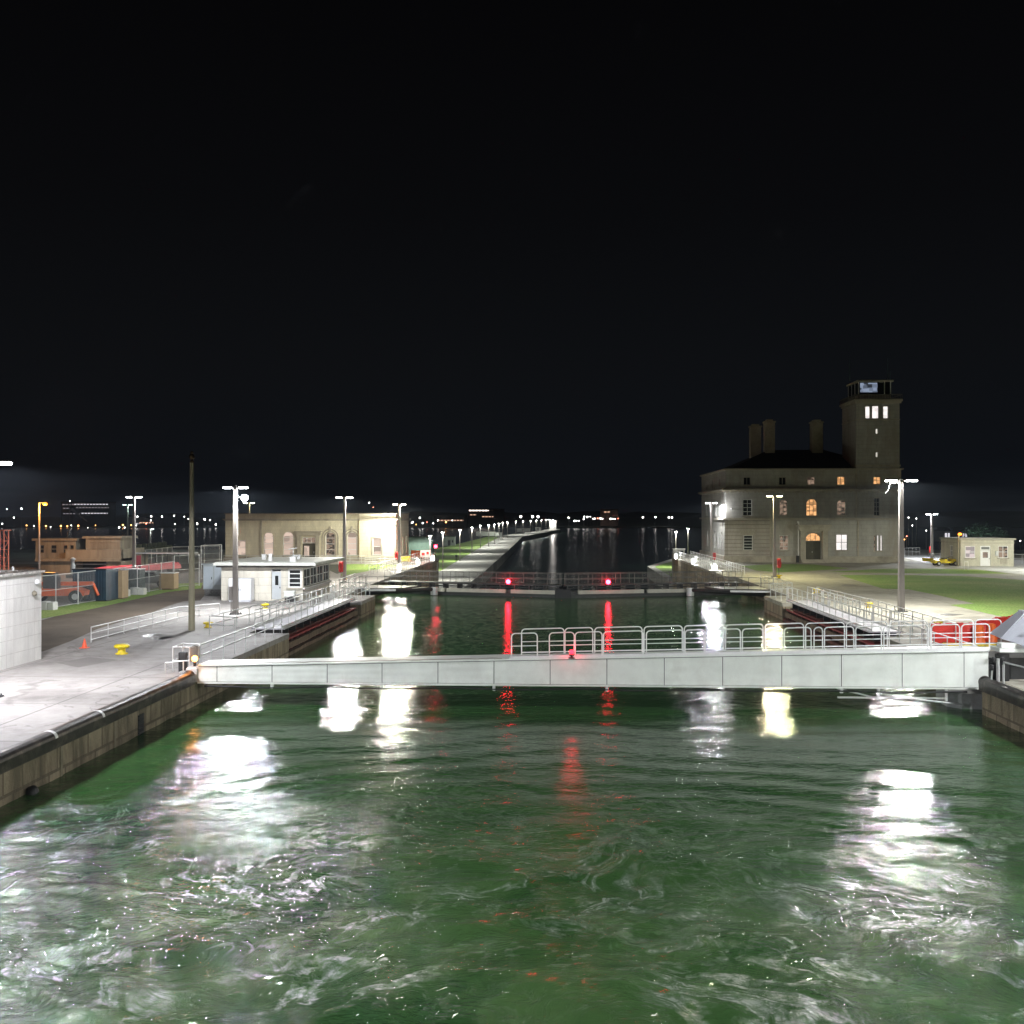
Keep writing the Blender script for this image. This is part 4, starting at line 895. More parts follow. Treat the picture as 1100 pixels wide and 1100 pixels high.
p = G(241,642); b = MB(); b.cyl((0,0,0),(0,0,1.0),.085,n=12); b.ball((0,0,1.0),.085,8); tag(b.build('pipe_bollard', M_YEL, None, p), 'thin yellow pipe bollard in front of the grey transformer', 'bollard')

# ---- white panelled wall building at the left edge
wb = thing('panelled_building', 'white panelled flat roofed building cut by the left photo edge', 'building', (-24.7, 47.9, 0))
b = MB(); H_ = 4.15
b.box(-9,0,-9,0,0,H_); b.build('wall', M_TILE, wb)
b = MB(); b.box(-9.1,.12,-9.1,.12,H_,H_+.1); b.build('coping', mat('bent flashing', (.55,.53,.50), .5, .4, var=.5, scale=4), wb)
b = MB(); rr = random.Random(4)
for k in range(16):
    y = -8.7+k*.55; b.box(-.32,-.02,y,y+.25+.25*rr.random(),H_+.1,H_+.13+.08*rr.random())
b.build('gravel_stop', mat('dark roof grit', (.10,.085,.07), .9, var=.5, scale=5), wb)
for (yy, z_) in ((-.55,3.72),(-.8,3.2)):
    b = MB(); b.lathe([(.02,0),(.12,.02),(.14,.08),(.1,.16),(.02,.2)], (0,0,0), 12); o = b.build('wall_fitting', M_WHITEP if z_ > 3.5 else M_OLDC, wb, (.0,yy,z_)); o.rotation_euler.y = R(90)
b = MB(); b.cyl((-.9,-.9,H_+.1),(-.9,-.9,H_+.32),.05,n=8); b.build('vent_pipe', M_RAIL, wb)

# ---- orange lattice mast behind it
p = W(2, 74); r = thing('lattice_mast', 'orange lattice mast sticking up behind the white panelled building', 'mast', (p.x,p.y,0))
b = MB(); zt_ = ZH(570,74); M_SAL = mat('salmon orange steel', (.75,.20,.12), .5, var=.1)
for x,y in ((-.32,-.32),(.32,-.32),(.32,.32),(-.32,.32)): b.cyl((x,y,0),(x,y,zt_),.045,n=6)
k = 0; z_ = .2
while z_ < zt_-.6:
    s_ = 1 if k % 2 else -1
    b.cyl((-.32*s_,-.32,z_),(.32*s_,-.32,z_+.6),.022,n=5); b.cyl((.32,-.32*s_,z_),(.32,.32*s_,z_+.6),.022,n=5)
    for q in ((-.32,-.32,.32,-.32),(.32,-.32,.32,.32),(-.32,.32,.32,.32)): b.cyl((q[0],q[1],z_),(q[2],q[3],z_),.022,n=5)
    z_ += .6; k += 1
b.build('lattice', M_SAL, r); b = MB(); b.box(-.45,.45,-.45,.45,zt_,zt_+.06); b.build('top_plate', M_SAL, r)
b = MB(); b.box(-.5,.5,-.5,.5,0,.15); b.build('base_plate', M_OLDC, r)

# ---- small pavilion on the right
PX_, PY_ = (1032-600)/1100*137, 139.8
pv = thing('pavilion', 'small pale flat roofed pavilion with a white door on the right bank', 'building', (PX_, PY_, 0))
S = lambda px: (px-1032)/1100*136; zp = lambda py: CAM_H-(py-553)*.1245
pw = S(1088.5); ph = zp(580)
po = [(S(1037),S(1047.6),zp(599.5),zp(586.5),0),(S(1053),S(1064),.05,zp(586.5),0),(S(1072),S(1082.5),zp(599.3),zp(586.5),0)]
b = MB(); facade(b, FR, UF, NF, pw, 0, ph, po, .2); facade(b, (0,7,0), (0,-1,0), (-1,0,0), 7, 0, ph, [(3.2,4.3,zp(598.5),zp(586.5),0)], .2)
b.add([(pw,0,0),(pw,7,0),(pw,7,ph),(pw,0,ph)], [(0,1,2,3)]); b.add([(0,7,0),(pw,7,0),(pw,7,ph),(0,7,ph)], [(0,3,2,1)])
b.build('wall', masonry('cream brick', (.52,.50,.40), (.40,.38,.31), .4, .2, .01, .8, .05, bump=.2), pv)
b = MB(); b.box(-.2,pw+.2,-.25,7.2,ph,ph+.22); b.build('roof', mat('pavilion roof', (.35,.34,.28), .8), pv)
b = MB(); b.box(-.1,pw+.1,-.12,7.1,ph-.45,ph-.38); b.build('string_course', M_LIMEP, pv)
window(pv, FR, UF, NF, po[0], lit_window('pale room', (1,.85,.85), .8, .4, 1.4), M_FRAMEW, 0, 1, inset=.1); window(pv, FR, UF, NF, po[2], DIMW, M_FRAMEW, 1, 1, inset=.1)
window(pv, (0,7,0), (0,-1,0), (-1,0,0), (3.2,4.3,zp(598.5),zp(586.5),0), BLIND, M_FRAMEW, 0, 1, inset=.1)
b = MB(); oriented_box(b, FR, UF, NF, po[1][0]+.02, po[1][1]-.02, .06, 2.15, -.14, -.08); dr = b.build('door', M_WHITEP, pv)
b = MB(); oriented_box(b, FR, UF, NF, po[1][0]+.35, po[1][1]-.35, 1.15, 1.9, -.079, -.06); b.build('door_pane', DIMW, dr)
b = MB(); oriented_box(b, FR, UF, NF, po[1][1]-.2, po[1][1]-.12, .95, 1.05, -.079, -.02); b.build('handle', M_STEELDK, dr)
b = MB(); oriented_box(b, FR, UF, NF, po[1][0]+.02, po[1][1]-.02, 2.2, po[1][3], -.14, -.05); b.build('transom', M_WHITEP, pv)
b = MB(); oriented_box(b, FR, UF, NF, po[1][0]+.15, po[1][1]-.15, 2.28, po[1][3]-.12, -.049, -.03); b.build('door_plate', mat('grey plate', (.15,.16,.15), .5), pv)
b = MB(); b.bevbox(S(1068.5),S(1071.5),-.22,-.003,zp(597),zp(592),.03); b.build('wall_phone', M_RAIL, pv)
b = MB(); b.bevbox(S(1074),S(1081),-.03,-.003,.35,1.0,.01); b.build('louvre', M_LIMEP, pv)
# lamp over the corner of the pavilion
p = W(1029.5, 136.5); r = thing('sodium_lamp_post', 'slim pale post with an orange lamp at the pavilion corner', 'lamp post', (p.x,p.y,0)); hh = zp(574.5)
b = MB(); b.cyl((0,0,0),(0,0,hh),.09,n=8); b.build('pole', M_CPOLE, r); b = MB(); b.ball((.15,-.1,hh+.1),.26,8,.7); b.build('lamp_globe', emit('sodium', (1,.24,.025), 4.5), r)
light('POINT', r, (.1,-.7,hh-.1), 8, (1,.45,.12), .2)
light('SPOT', pv, (pw*.6,-4.5,5.5), 1200, (1,.98,.8), .2, 130, .5, (R(38),0,0)) if 0 else None

# ---- old concrete lock houses, far left
oc = thing('concrete_lock_house', 'old concrete houses on a raised wall under the orange lamp', 'building', (0,0,0))
dd = 122; OX = lambda px: W(px, dd).x; OZ = lambda py: ZH(py, dd); y0 = W(60, dd).y
def obox(name, a, c, za, zb, dy0=0, dy1=6, m=M_OLDC, parent=oc):
    bm = MB(); bm.box(OX(a), OX(c), y0+dy0, y0+dy1, za, zb); return bm.build(name, m, parent)
obox('wall', 42, 76, 0, OZ(603), .3, 7); obox('wall', 114, 131, 0, OZ(590), .3, 7); obox('wall', -30, 42, 0, OZ(611), 2, 8)
obox('ledge', 38, 131, OZ(603), OZ(600), -.2, 7.4) ; obox('parapet', 70, 131, OZ(600)+.001, OZ(590.5), .1, .6)
obox('back_wall', 76, 114, 0, OZ(604), 3.2, 7, M_STEELDK)
b = MB()
for k in range(5): b.box(OX(77), OX(113), y0+1.2, y0+1.3, .4+k*.5, .52+k*.5)
b.build('grille', M_RAIL, oc)
def cabin(a, c, zb, zt_, wins):
    bm = MB(); facade(bm, (OX(a), y0+.9, 0), UF, NF, OX(c)-OX(a), zb, zt_, [(OX(p)-OX(a), OX(q)-OX(a), zb+.7, zt_-.5, 0) for p, q in wins], .2)
    bm.box(OX(a), OX(a)+.1, y0+.95, y0+5, zb, zt_); bm.box(OX(c)-.1, OX(c), y0+.95, y0+5, zb, zt_); bm.box(OX(a)+.1, OX(c)-.1, y0+4.9, y0+5, zb, zt_)
    bm.build('cabin', M_OLDC, oc)
    bm = MB(); bm.box(OX(a)-.3, OX(c)+.3, y0+.6, y0+5.3, zt_, zt_+.25); bm.build('roof', M_OLDC, oc)
    for p, q in wins: window(oc, (OX(a), y0+.9, 0), UF, NF, (OX(p)-OX(a), OX(q)-OX(a), zb+.7, zt_-.5, 0), DRK, M_OLDC, 0, 1, sill=False, inset=.12)
cabin(33.5, 78, OZ(601), OZ(581), [(38,43),(50,57),(64,69),(71,76)]); cabin(89, 127, OZ(590.4), OZ(578.5), [(93,99),(104,110),(116,121)])
# far long low lock wall behind the hall
r = thing('old_lock_wall', 'low greenish lock wall with stubs behind the red covered boom', 'lock wall', (0,0,0))
b = MB(); pa = W(126, 150); pb = W(178, 175); b.prism([(pa.x,pa.y),(pb.x,pb.y),(pb.x,pb.y+3),(pa.x,pa.y+3)], 0, 1.7); b.build('wall_face', mat('green grey concrete', (.16,.19,.14), .85, var=.3, streak=True), r)
b = MB()
for k in range(9): q = pa.lerp(pb, (k+.5)/9); b.box(q.x-.3,q.x+.3,q.y+.4,q.y+.8,1.7,2.3)
b.build('merlon', mat('green grey concrete', (.16,.19,.14)), r)
# ================================================================== RAILINGS AND FENCES
PM = {}
def post_mesh(h, r_, m, sq=False):
    k = (round(h,2), r_, m.name, sq)
    if k not in PM:
        b = MB()
        if sq: b.box(-r_,r_,-r_,r_,0,h)
        else: b.cyl((0,0,0),(0,0,h),r_,n=6)
        b.cyl((0,0,0),(0,0,.02),r_*2,n=6); b.f = b.f; o = b.build('post', m); PM[k] = o.data; bpy.data.objects.remove(o)
    return PM[k]
def railing(pts, label, h=1.07, step=1.8, rails=(1.0,.55), r_=.028, m=None, cat='railing', name='guard_railing', toe=False, mesh=False, group=None, ends=True):
    m = m or M_RAIL; pts = [Vector(p) for p in pts]
    root = thing(name, label, cat, pts[0], 0, group); O = pts[0]
    for q in rails:
        b = MB(); b.tube([p-O+Vector((0,0,h*q)) for p in pts], r_ if q < 1 else r_*1.15, 6); b.build('rail', m, root)
    if toe:
        b = MB()
        for a, c in zip(pts, pts[1:]):
            d = c-a; L_ = d.length; ang = math.atan2(d.y, d.x); M_ = Matrix.Translation(a-O+Vector((0,0,.02))) @ Matrix.Rotation(ang,4,'Z'); vs = [M_ @ Vector(v) for v in ((0,-.008,0),(L_,-.008,d.z),(L_,.008,d.z),(0,.008,0),(0,-.008,.12),(L_,-.008,.12+d.z),(L_,.008,.12+d.z),(0,.008,.12))]
            b.add(vs, [(0,3,2,1),(4,5,6,7),(0,1,5,4),(1,2,6,5),(2,3,7,6),(3,0,4,7)])
        b.build('toe_board', m, root)
    me = post_mesh(h, r_, m); last = None
    for a, c in zip(pts, pts[1:]):
        L_ = (c-a).length; n = max(1, round(L_/step))
        for k in range(n+1):
            q = a.lerp(c, k/n)
            if last is not None and (q-last).length < .2: continue
            last = q; o = bpy.data.objects.new('post', me); COL.objects.link(o); o.parent = root; o.location = q-O
    return root
V3 = lambda x, y, z=0: Vector((x, y, z))
# left side of the lock, from the boom to the far nose
railing([V3(-16.6,44.6),V3(-16.05,45.0),V3(-16.05,58.8)], 'railing along the left wall edge just behind the boom tip')
railing([V3(-17.3,47.5),V3(-19.6,53.5)], 'short low white rail angled inland near the amber beacon', h=.95) if 0 else None
railing([V3(-18.4,57.5),V3(-20.1,58.2),V3(-19.4,66),V3(-18.7,80.5)], 'landward railing of the stepped walkway on the left, nearest the control house')
railing([V3(-16.15,59.2,.25),V3(-16.15,80.6,.25)], 'waterside railing on top of the rusty gate leaf on the left', toe=True, step=1.5)
railing([V3(-17.75,59.2,.25),V3(-17.75,80.6,.25)], 'inner railing on top of the rusty gate leaf on the left', toe=True, step=1.5)
railing([V3(-16.1,81.3),V3(-16.1,86.8),V3(-18.9,88),V3(-18.9,100)], 'railing round the left wall corner before the closed gate')
railing([V3(-18.3,82),V3(-19.6,88),V3(-20.2,101)], 'inner railing on the left wall between leaf and gate')
railing([V3(-19.2,115),V3(-19.2,158)], 'railing on the left wall beyond the closed gate', m=M_WHITEP)
railing([V3(-21.6,116),V3(-21.6,158)], 'landward railing on the left wall beyond the closed gate', m=M_WHITEP)
# right side
railing([V3(18.6,46.5),V3(18.6,58.6)], 'railing along the right wall edge behind the boom')
railing([V3(17.85,59.3,.25),V3(17.85,80.6,.25)], 'waterside railing on top of the rusty gate leaf on the right', toe=True, step=1.5)
railing([V3(19.35,59.3,.25),V3(19.35,80.6,.25)], 'inner railing on top of the rusty gate leaf on the right', toe=True, step=1.5)
railing([V3(20.3,58),V3(20.3,82)], 'landward railing beside the right rusty gate leaf')
railing([V3(21.3,56),V3(21.5,70),V3(20.9,84)], 'outermost railing beside the lamp post on the right pavement')
railing([V3(17.9,81.3),V3(17.9,87.5),V3(20.0,88.8),V3(19.7,101)], 'railing round the right wall corner before the closed gate')
railing([V3(19.0,114),V3(19.0,166)], 'railing on the right wall beyond the closed gate', m=M_WHITEP)
railing([V3(21.2,118),V3(21.2,166)], 'landward railing on the right wall beyond the closed gate', m=M_WHITEP)
# low barrier rail on the left esplanade
g1, g2, g3 = G(98,690), G(191,665.5), G(236,661)
railing([g1,g2,g3], 'low white barrier rail along the dirt patch', h=.82, rails=(1.0,.6,.18), step=2.0, r_=.025, m=M_WHITEP)
# white hand rails in front of the hall
railing([G(240,606.5),G(425,606)], 'pale railing in front of the long stone hall', h=1.25, rails=(1,.66,.33), step=1.6, m=M_RAIL)
railing([G(352,609),G(371,606.5)] and [G(392,608.5),G(424,606.5)], 'pale railing at the ramp of the long stone hall', h=1.2, rails=(1,.75,.5,.25), step=1.0)
railing([G(972,597),G(988,596.5)], 'white railing between the towered building and the pavilion lamp', h=1.3, rails=(1,.5), m=M_WHITEP, step=.9)
railing([G(1089,605),G(1125,606)], 'white railing right of the pavilion', h=1.3, rails=(1,.5), m=M_WHITEP, step=1.2)
railing([G(1036,612),G(1040,612)], 'short white hoop rail in front of the pavilion', h=1.0, rails=(1,), m=M_WHITEP, step=.6)

# chain-link fences: real wires between posts
def fence(pts, h, label, step=2.6, pitch=.16, wire=.007):
    pts = [Vector(p) for p in pts]; O = pts[0]; root = thing('chain_link_fence', label, 'fence', O)
    me = post_mesh(h, .045, M_RAIL); b = MB(); rl = MB()
    for a, c in zip(pts, pts[1:]):
        d = c-a; L_ = d.length; u = d/L_; n_ = Vector((-u.y,u.x,0))
        rl.cyl(a-O+Vector((0,0,h)), c-O+Vector((0,0,h)), .032, n=6); rl.cyl(a-O+Vector((0,0,h*.55)), c-O+Vector((0,0,h*.55)), .022, n=5); rl.cyl(a-O+Vector((0,0,.08)), c-O+Vector((0,0,.08)), .02, n=5)
        s_ = -h
        while s_ < L_:
            for sg in (1,-1):
                t0, t1 = max(0, s_), min(L_, s_+h)
                if t1-t0 < .05: continue
                z0, z1 = (t0-s_, t1-s_) if sg == 1 else (h-(t0-s_), h-(t1-s_))
                p = a-O+u*t0+Vector((0,0,z0)); q = a-O+u*t1+Vector((0,0,z1)); e_ = n_*wire
                f = Vector((0,0,wire))
                b.add([p-e_,p+e_,p+f,q-e_,q+e_,q+f], [(0,1,4,3),(1,2,5,4),(2,0,3,5)])
            s_ += pitch
        n = max(1, round(L_/step))
        for k in range(n+1):
            o = bpy.data.objects.new('post', me); COL.objects.link(o); o.parent = root; o.location = a.lerp(c, k/n)-O
    rl.build('rail', M_RAIL, root); b.build('wire_mesh', mat('galvanised wire', (.40,.43,.44), .5, .3), root)
    return root
fence([G(40,655.5),G(60,653),G(106,645.5),G(160,636),G(186,631)], 2.45, 'chain link fence with a braced gate in front of the fenced yard')
fence([G(187,631),G(214,629)], 3.0, 'taller chain link fence panels left of the switchgear')
fence([G(216,622),G(238,620)], 3.6, 'tall chain link fence behind the switchgear')
fence([G(150,612),G(185,606),G(236,604)], 2.4, 'distant chain link fence at the back of the yard', pitch=.3, wire=.01)

# ================================================================== BOOM (the white girder across the lock)
YB = 43.7
def zt_at(x): t = (x-XL)/(XR-XL); return .40 + (1.24-.40)*t
bx0, bx1 = W(213,44.4).x, W(1057,43.3).x
bo = thing('safety_boom', 'long white steel boom spanning the lock with panelled side', 'boom', (bx0, YB, 0))
edges = [233,292.5,352,411,471,531,591,651.5,712.5,774.5,837,900,964,1029,1057.5]
ex = [bx0+.01] + [W(p, 44.3-.8*(p-233)/824).x for p in edges]; ex[-1] = bx1
ZB = -.34
dent = {12: (.62,.25,.05), 11: (.3,.35,.035), 13: (.35,.7,.04)}
rr = random.Random(11)
for i, (a, c) in enumerate(zip(ex, ex[1:])):
    b = MB(); a_, c_ = a-bx0+.014, c-bx0-.014; N_ = 14
    vs = []
    for r_ in range(N_+1):
        for q in range(N_+1):
            x = a_+(c_-a_)*q/N_; z0, z1 = ZB+.02, zt_at(x+bx0)-.09; z = z0+(z1-z0)*r_/N_
            y = .004*math.sin(q*1.1+i)+.003*math.sin(r_*1.3+i*2)
            bul = .020*math.sin(math.pi*q/N_)*math.sin(math.pi*r_/N_)*(1 if i > 8 else .3); y += bul
            if i in dent: dx, dz, am = dent[i]; y += am*math.exp(-((q/N_-dx)**2*22+(r_/N_-dz)**2*14)) - am*.6*math.exp(-((q/N_-dx-.15)**2*60+(r_/N_-dz+.1)**2*20))
            vs.append((x, y, z))
    fs = [(r_*(N_+1)+q, r_*(N_+1)+q+1, (r_+1)*(N_+1)+q+1, (r_+1)*(N_+1)+q) for r_ in range(N_) for q in range(N_)]
    b.add(vs, fs, True); m = .02
    b.build('side_panel', M_WHITE, bo)
b = MB()    # core, flanges, far web
L_ = bx1-bx0
b.add([(0,.07,ZB),(L_,.07,ZB),(L_,1.35,ZB),(0,1.35,ZB),(0,.07,zt_at(bx0)-.06),(L_,.07,zt_at(bx1)-.06),(L_,1.35,zt_at(bx1)-.06),(0,1.35,zt_at(bx0)-.06)], [(0,3,2,1),(4,5,6,7),(0,1,5,4),(1,2,6,5),(2,3,7,6),(3,0,4,7)])
b.build('core', M_STEELDK, bo)
b = MB(); k = .06
b.add([(0,-.06,zt_at(bx0)-.058),(L_,-.06,zt_at(bx1)-.058),(L_,1.45,zt_at(bx1)-.058),(0,1.45,zt_at(bx0)-.058),(0,-.06,zt_at(bx0)),(L_,-.06,zt_at(bx1)),(L_,1.45,zt_at(bx1)),(0,1.45,zt_at(bx0))], [(0,3,2,1),(4,5,6,7),(0,1,5,4),(1,2,6,5),(2,3,7,6),(3,0,4,7)])
b.build('deck', M_WHITE, bo)
b = MB(); b.box(0,L_,-.07,1.42,ZB-.06,ZB-.002); b.build('bottom_flange', M_WHITE, bo)
b = MB(); pts = []
for i in range(60): x = .3+(L_-1.2)*i/59; pts.append((x,-.02,ZB-.17-.05*math.sin(i*math.pi/59*6)**2))
b.tube(pts, .045, 6); b.build('hose', M_BLACK, bo)
for i in range(2, 14, 2):
    x = ex[i]-bx0; b = MB(); b.box(x-.06,x+.06,-.05,.1,ZB-.26,ZB-.061); b.build('hose_bracket', M_RAIL, bo)
# lower frame near the pivot
b = MB()
for x in (L_-4.5, L_-1.7): b.box(x-.05,x+.05,.1,.2,ZB-.6,ZB-.061)
b.box(L_-6.2,L_-1.7,.11,.19,ZB-.5,ZB-.43); b.cyl((L_-6.2,.15,ZB-.1),(L_-4.5,.15,ZB-.5),.04,n=6); b.cyl((L_-3.4,.15,ZB-.46),(L_-1.0,.15,ZB-.75),.04,n=6)
b.build('lower_frame', M_RAIL, bo)
# loose cable along the deck edge
b = MB(); pts = []; rr = random.Random(2)
for i in range(90): x = 1.0+12.2*i/89; pts.append((x, -.02+.03*math.sin(i*.9), zt_at(bx0+x)+.03+.02*abs(math.sin(i*.35))))
b.tube(pts, .018, 5); b.build('cable', mat('tan cable', (.35,.32,.26), .7), bo)
# hooped guard rails on the boom, front row and back row
def hoop(x0, x1, y, h, name='hoop_rail'):
    r_ = .027; c = .16; zb0, zb1 = zt_at(bx0+x0), zt_at(bx0+x1); pts = [(x0,y,zb0)]
    for k in range(6): a = math.pi/2*k/5; pts.append((x0+c-c*math.cos(a), y, zb0+h-c+c*math.sin(a)))
    for k in range(6): a = math.pi/2*k/5; pts.append((x1-c+c*math.sin(a), y, zb1+h-c+c*math.cos(a)))
    pts.append((x1,y,zb1))
    b = MB(); b.tube(pts, r_, 7)
    for q in (.5,): b.cyl((x0,y,zb0+h*q),(x1,y,zb1+h*q), .021, n=6)
    b.cyl((x0,y,zb0+.09),(x1,y,zb1+.09), .03, n=6)
    return b.build(name, M_WHITEP, bo)
X_ = lambda px, d=43.4: W(px, d).x-bx0
for a, c in ((549,577),(590,617),(618,647),(648.5,691),(694.5,734.5),(736,756.5),(758,795),(797,819),(821.5,839.5),(841.5,870),(873,882),(884,915),(917,944),(946.5,993),(996.5,1026),(1028,1057)): hoop(X_(a), X_(c), .03, 1.08)
for a, c in ((560,606),(607,637),(639,690),(692,733),(735,777),(779,819),(821,862),(864,905),(907,950),(952,992),(995,1040),(1042,1069)): hoop(X_(a, 44.7), X_(c, 44.7), 1.32, 1.12)
b = MB(); b.add([(X_(547),-.05,zt_at(bx0+X_(547))+.001),(L_,-.05,zt_at(bx1)+.001),(L_,-.03,zt_at(bx1)+.001),(X_(547),-.03,zt_at(bx0+X_(547))+.001),(X_(547),-.05,zt_at(bx0+X_(547))+.1),(L_,-.05,zt_at(bx1)+.1),(L_,-.03,zt_at(bx1)+.1),(X_(547),-.03,zt_at(bx0+X_(547))+.1)], [(0,3,2,1),(4,5,6,7),(0,1,5,4),(1,2,6,5),(2,3,7,6),(3,0,4,7)]); b.build('toe_board', M_WHITEP, bo)
# left tip: landing shoe
b = MB(); b.bevbox(-.55,.0,.0,1.3,-.35,.28,.05); b.box(-.9,-.55,.2,1.1,-.1,.06); b.cyl((-.35,-.05,-.1),(-.35,.02,-.1),.16,n=12); b.build('landing_shoe', M_RAIL, bo)
tip = thing('control_stand', 'small white railed stand at the left tip of the boom', 'stand', (-16.9, 44.2, 0))
b = MB()
for x,y in ((0,0),(.75,0),(.75,1.3),(0,1.3)): b.cyl((x,y,0),(x,y,1.1),.03,n=6)
for z in (.5,1.1): b.tube([(0,0,z),(.75,0,z),(.75,1.3,z),(0,1.3,z),(0,0,z)],.026,6)
b.build('rail', M_RAIL, tip); b = MB(); b.bevbox(.2,.55,.1,.35,0,.85,.03); b.build('pedestal', M_STEELDK, tip); b = MB(); b.bevbox(.72,.78,-.0,1.2,.45,1.05,.01); b.build('panel', mat('pink lit sheet', (.6,.5,.47), .5), tip)
b = MB(); b.tube([(-.2,-.35,0),(-.2,-.35,.45),(.6,-.35,.55),(.6,-.35,0)],.03); b.build('hoop', M_RAIL, tip)

# pivot machinery at the right end
pm = thing('boom_pivot', 'boom pivot machinery with white sloping plates at the right photo edge', 'machinery', (bx1, 43.4, 0))
b = MB(); b.box(.05,3.6,.5,2.6,-1.6,.9); b.build('housing', M_STEELDK, pm)
b = MB(); b.cyl((.5,.2,-.9),(.5,.2,1.1),.28,n=14); b.build('pivot_post', M_BLACK, pm)
def plate(name, q, th, m, off=(0,0,0)):
    bm = MB(); q = [Vector(v)+Vector(off) for v in q]; n_ = (q[1]-q[0]).cross(q[2]-q[0]).normalized()*th; k = len(q)
    bm.add(q+[v+n_ for v in q], [tuple(range(k)), tuple(range(2*k-1,k-1,-1))]+[(i,(i+1)%k,k+(i+1)%k,k+i) for i in range(k)]); return bm.build(name, m, pm)
M_PL = mat('lilac white plate', (.68,.70,.78), .4, 0, var=.06)
zz_ = lambda py: ZH(py, 43.5); xx_ = lambda px: W(px, 43.5).x-bx1
plate('sloping_plate', [(xx_(1071),.6,zz_(685)),(xx_(1093),.3,zz_(657)),(xx_(1093.5),.8,zz_(655)),(xx_(1072),1.8,zz_(683))], .04, M_PL)
plate('sloping_plate', [(xx_(1071),.6,zz_(685)),(xx_(1086),-.5,zz_(690)),(xx_(1094),.2,zz_(657))], .04, M_PL)
plate('sloping_plate', [(xx_(1083),-.2,zz_(690)),(xx_(1100),-.6,zz_(692)),(xx_(1112),.0,zz_(662)),(xx_(1100),.2,zz_(664))], .04, M_PL)
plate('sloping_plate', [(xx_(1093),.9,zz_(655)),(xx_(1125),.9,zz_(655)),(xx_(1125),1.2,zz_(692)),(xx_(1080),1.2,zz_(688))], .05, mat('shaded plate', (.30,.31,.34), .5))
b = MB(); b.box(xx_(1062),xx_(1100),-.1,.9,zz_(697),zz_(693)); b.bevbox(xx_(1064),xx_(1080),-.05,.4,zz_(692.8),zz_(688),.02); b.build('top_deck', M_WHITE, pm)
b = MB()
for px in (1093,1098): b.cyl((xx_(px),-.5,-.6),(xx_(px),-.5,zz_(664)),.05,n=8)
for z in range(10): b.cyl((xx_(1093),-.5,-.4+z*.3),(xx_(1098),-.5,-.4+z*.3),.02,n=6)
b.build('ladder', M_RAIL, pm)
b = MB()
for px in (1093,1110): b.tube([(xx_(px),-1.2,-.0),(xx_(px),-1.2,1.1)],.03)
b.tube([(xx_(1093),-1.2,1.1),(xx_(1112),-1.2,1.1)],.03); b.tube([(xx_(1093),-1.2,.6),(xx_(1112),-1.2,.6)],.03); b.build('hand_rail', M_RAIL, pm)
railing([V3(17.95,42.2),V3(18.3,39.5),V3(18.6,34)], 'pale handrail on the near right wall beside the boom pivot', h=.95, rails=(1,), step=2.2, r_=.035)
r = thing('mooring_rollers', 'cluster of small dark rollers on a stub post on the near right wall', 'roller', (17.85, 42.5, 0))
b = MB(); b.cyl((0,0,0),(0,0,1.05),.07,n=10); b.cyl((-.28,0,0),(-.22,0,.75),.035,n=6); b.cyl((.2,0,0),(.2,0,.8),.035,n=6); b.build('post', M_RAIL, r)
for x,z in ((-.28,.7),(-.2,1.0),(.14,1.0)):
    b = MB(); b.lathe([(.05,-.12),(.1,-.08),(.06,0),(.1,.08),(.05,.12)], (x,-.05,z), 10); b.build('roller', M_BLACK, r)

# ================================================================== FOLDED LEAVES (rust red) AND THE CLOSED GATE
def folded_leaf(x_face, x_back, s, label):
    """s=+1: the face looks to +x (left leaf)"""
    r = thing('gate_leaf', label, 'lock gate', (x_face, 59.3, 0)); D = x_back-x_face; lo, hi = sorted((0, D)); Lg = 21.2
    b = MB(); b.box(lo,hi,0,Lg,-9,-.35); b.build('skin', M_RUST, r)
    b = MB()
    for k in range(15): y = .3+k*1.46; a, c = sorted((0.001*s, .28*s)); b.box(a,c,y,y+.1,-8,-.5)
    b.build('rib', M_RUST, r)
    b = MB()
    for z in (-.52,): a, c = sorted((.0, .34*s)); b.box(a,c,0,Lg,z,z+.1)
    b.build('top_flange', mat('red painted flange', (.30,.03,.03), .6, var=.3), r)
    for j, (za, zb, w0) in enumerate(((-1.02,-.66,.5),(-1.62,-1.16,.62))):
        b = MB(); rr = random.Random(j+3); n = 16; pr = []
        for k in range(n+1):
            y = Lg*k/n; dz = .05*(rr.random()-.5); dw = .08*rr.random(); pr.append((y, za+dz, zb+dz*.7, w0-dw))
        for k in range(n):
            y0_, a0, b0, w0_ = pr[k]; y1_, a1, b1, w1_ = pr[k+1]; g_ = .01
            b.add([(s*.285,y0_,a0),(s*w0_,y0_,a0),(s*w0_,y0_,b0),(s*.285,y0_,b0),(s*.285,y1_-g_,a1),(s*w1_,y1_-g_,a1),(s*w1_,y1_-g_,b1),(s*.285,y1_-g_,b1)], [(0,1,2,3),(4,7,6,5),(0,4,5,1),(1,5,6,2),(2,6,7,3),(3,7,4,0)])
        b.build('fender_beam', M_TIMBER if s > 0 or j == 0 else M_RUST, r)
    b = MB()
    for k in range(10): y = 1+k*2.1; a, c = sorted((s*.29, s*.52)); b.box(a,c,y,y+.22,-2.5,-1.63)
    b.build('fender_post', M_RUST, r)
    b = MB(); a, c = sorted((.3*s, D)); b.box(a,c,0,Lg,.17,.25); b.build('walkway', mat('grating', (.50,.49,.52), .6, .3, var=.15, scale=6), r)
    b = MB()
    for k in range(12): y = .5+k*1.85; b.box(lo+.1,hi-.1,y,y+.12,-.349,.169)
    b.box((lo+hi)/2-.05,(lo+hi)/2+.05,.5,20.9,-.34,-.25); b.build('walkway_frame', M_STEELDK, r)
    return r
folded_leaf(-16.35, -18.0, 1, 'rusty red folded gate leaf with timber fenders on the left')
folded_leaf(18.0, 19.5, -1, 'rusty red folded gate leaf with fenders on the right')

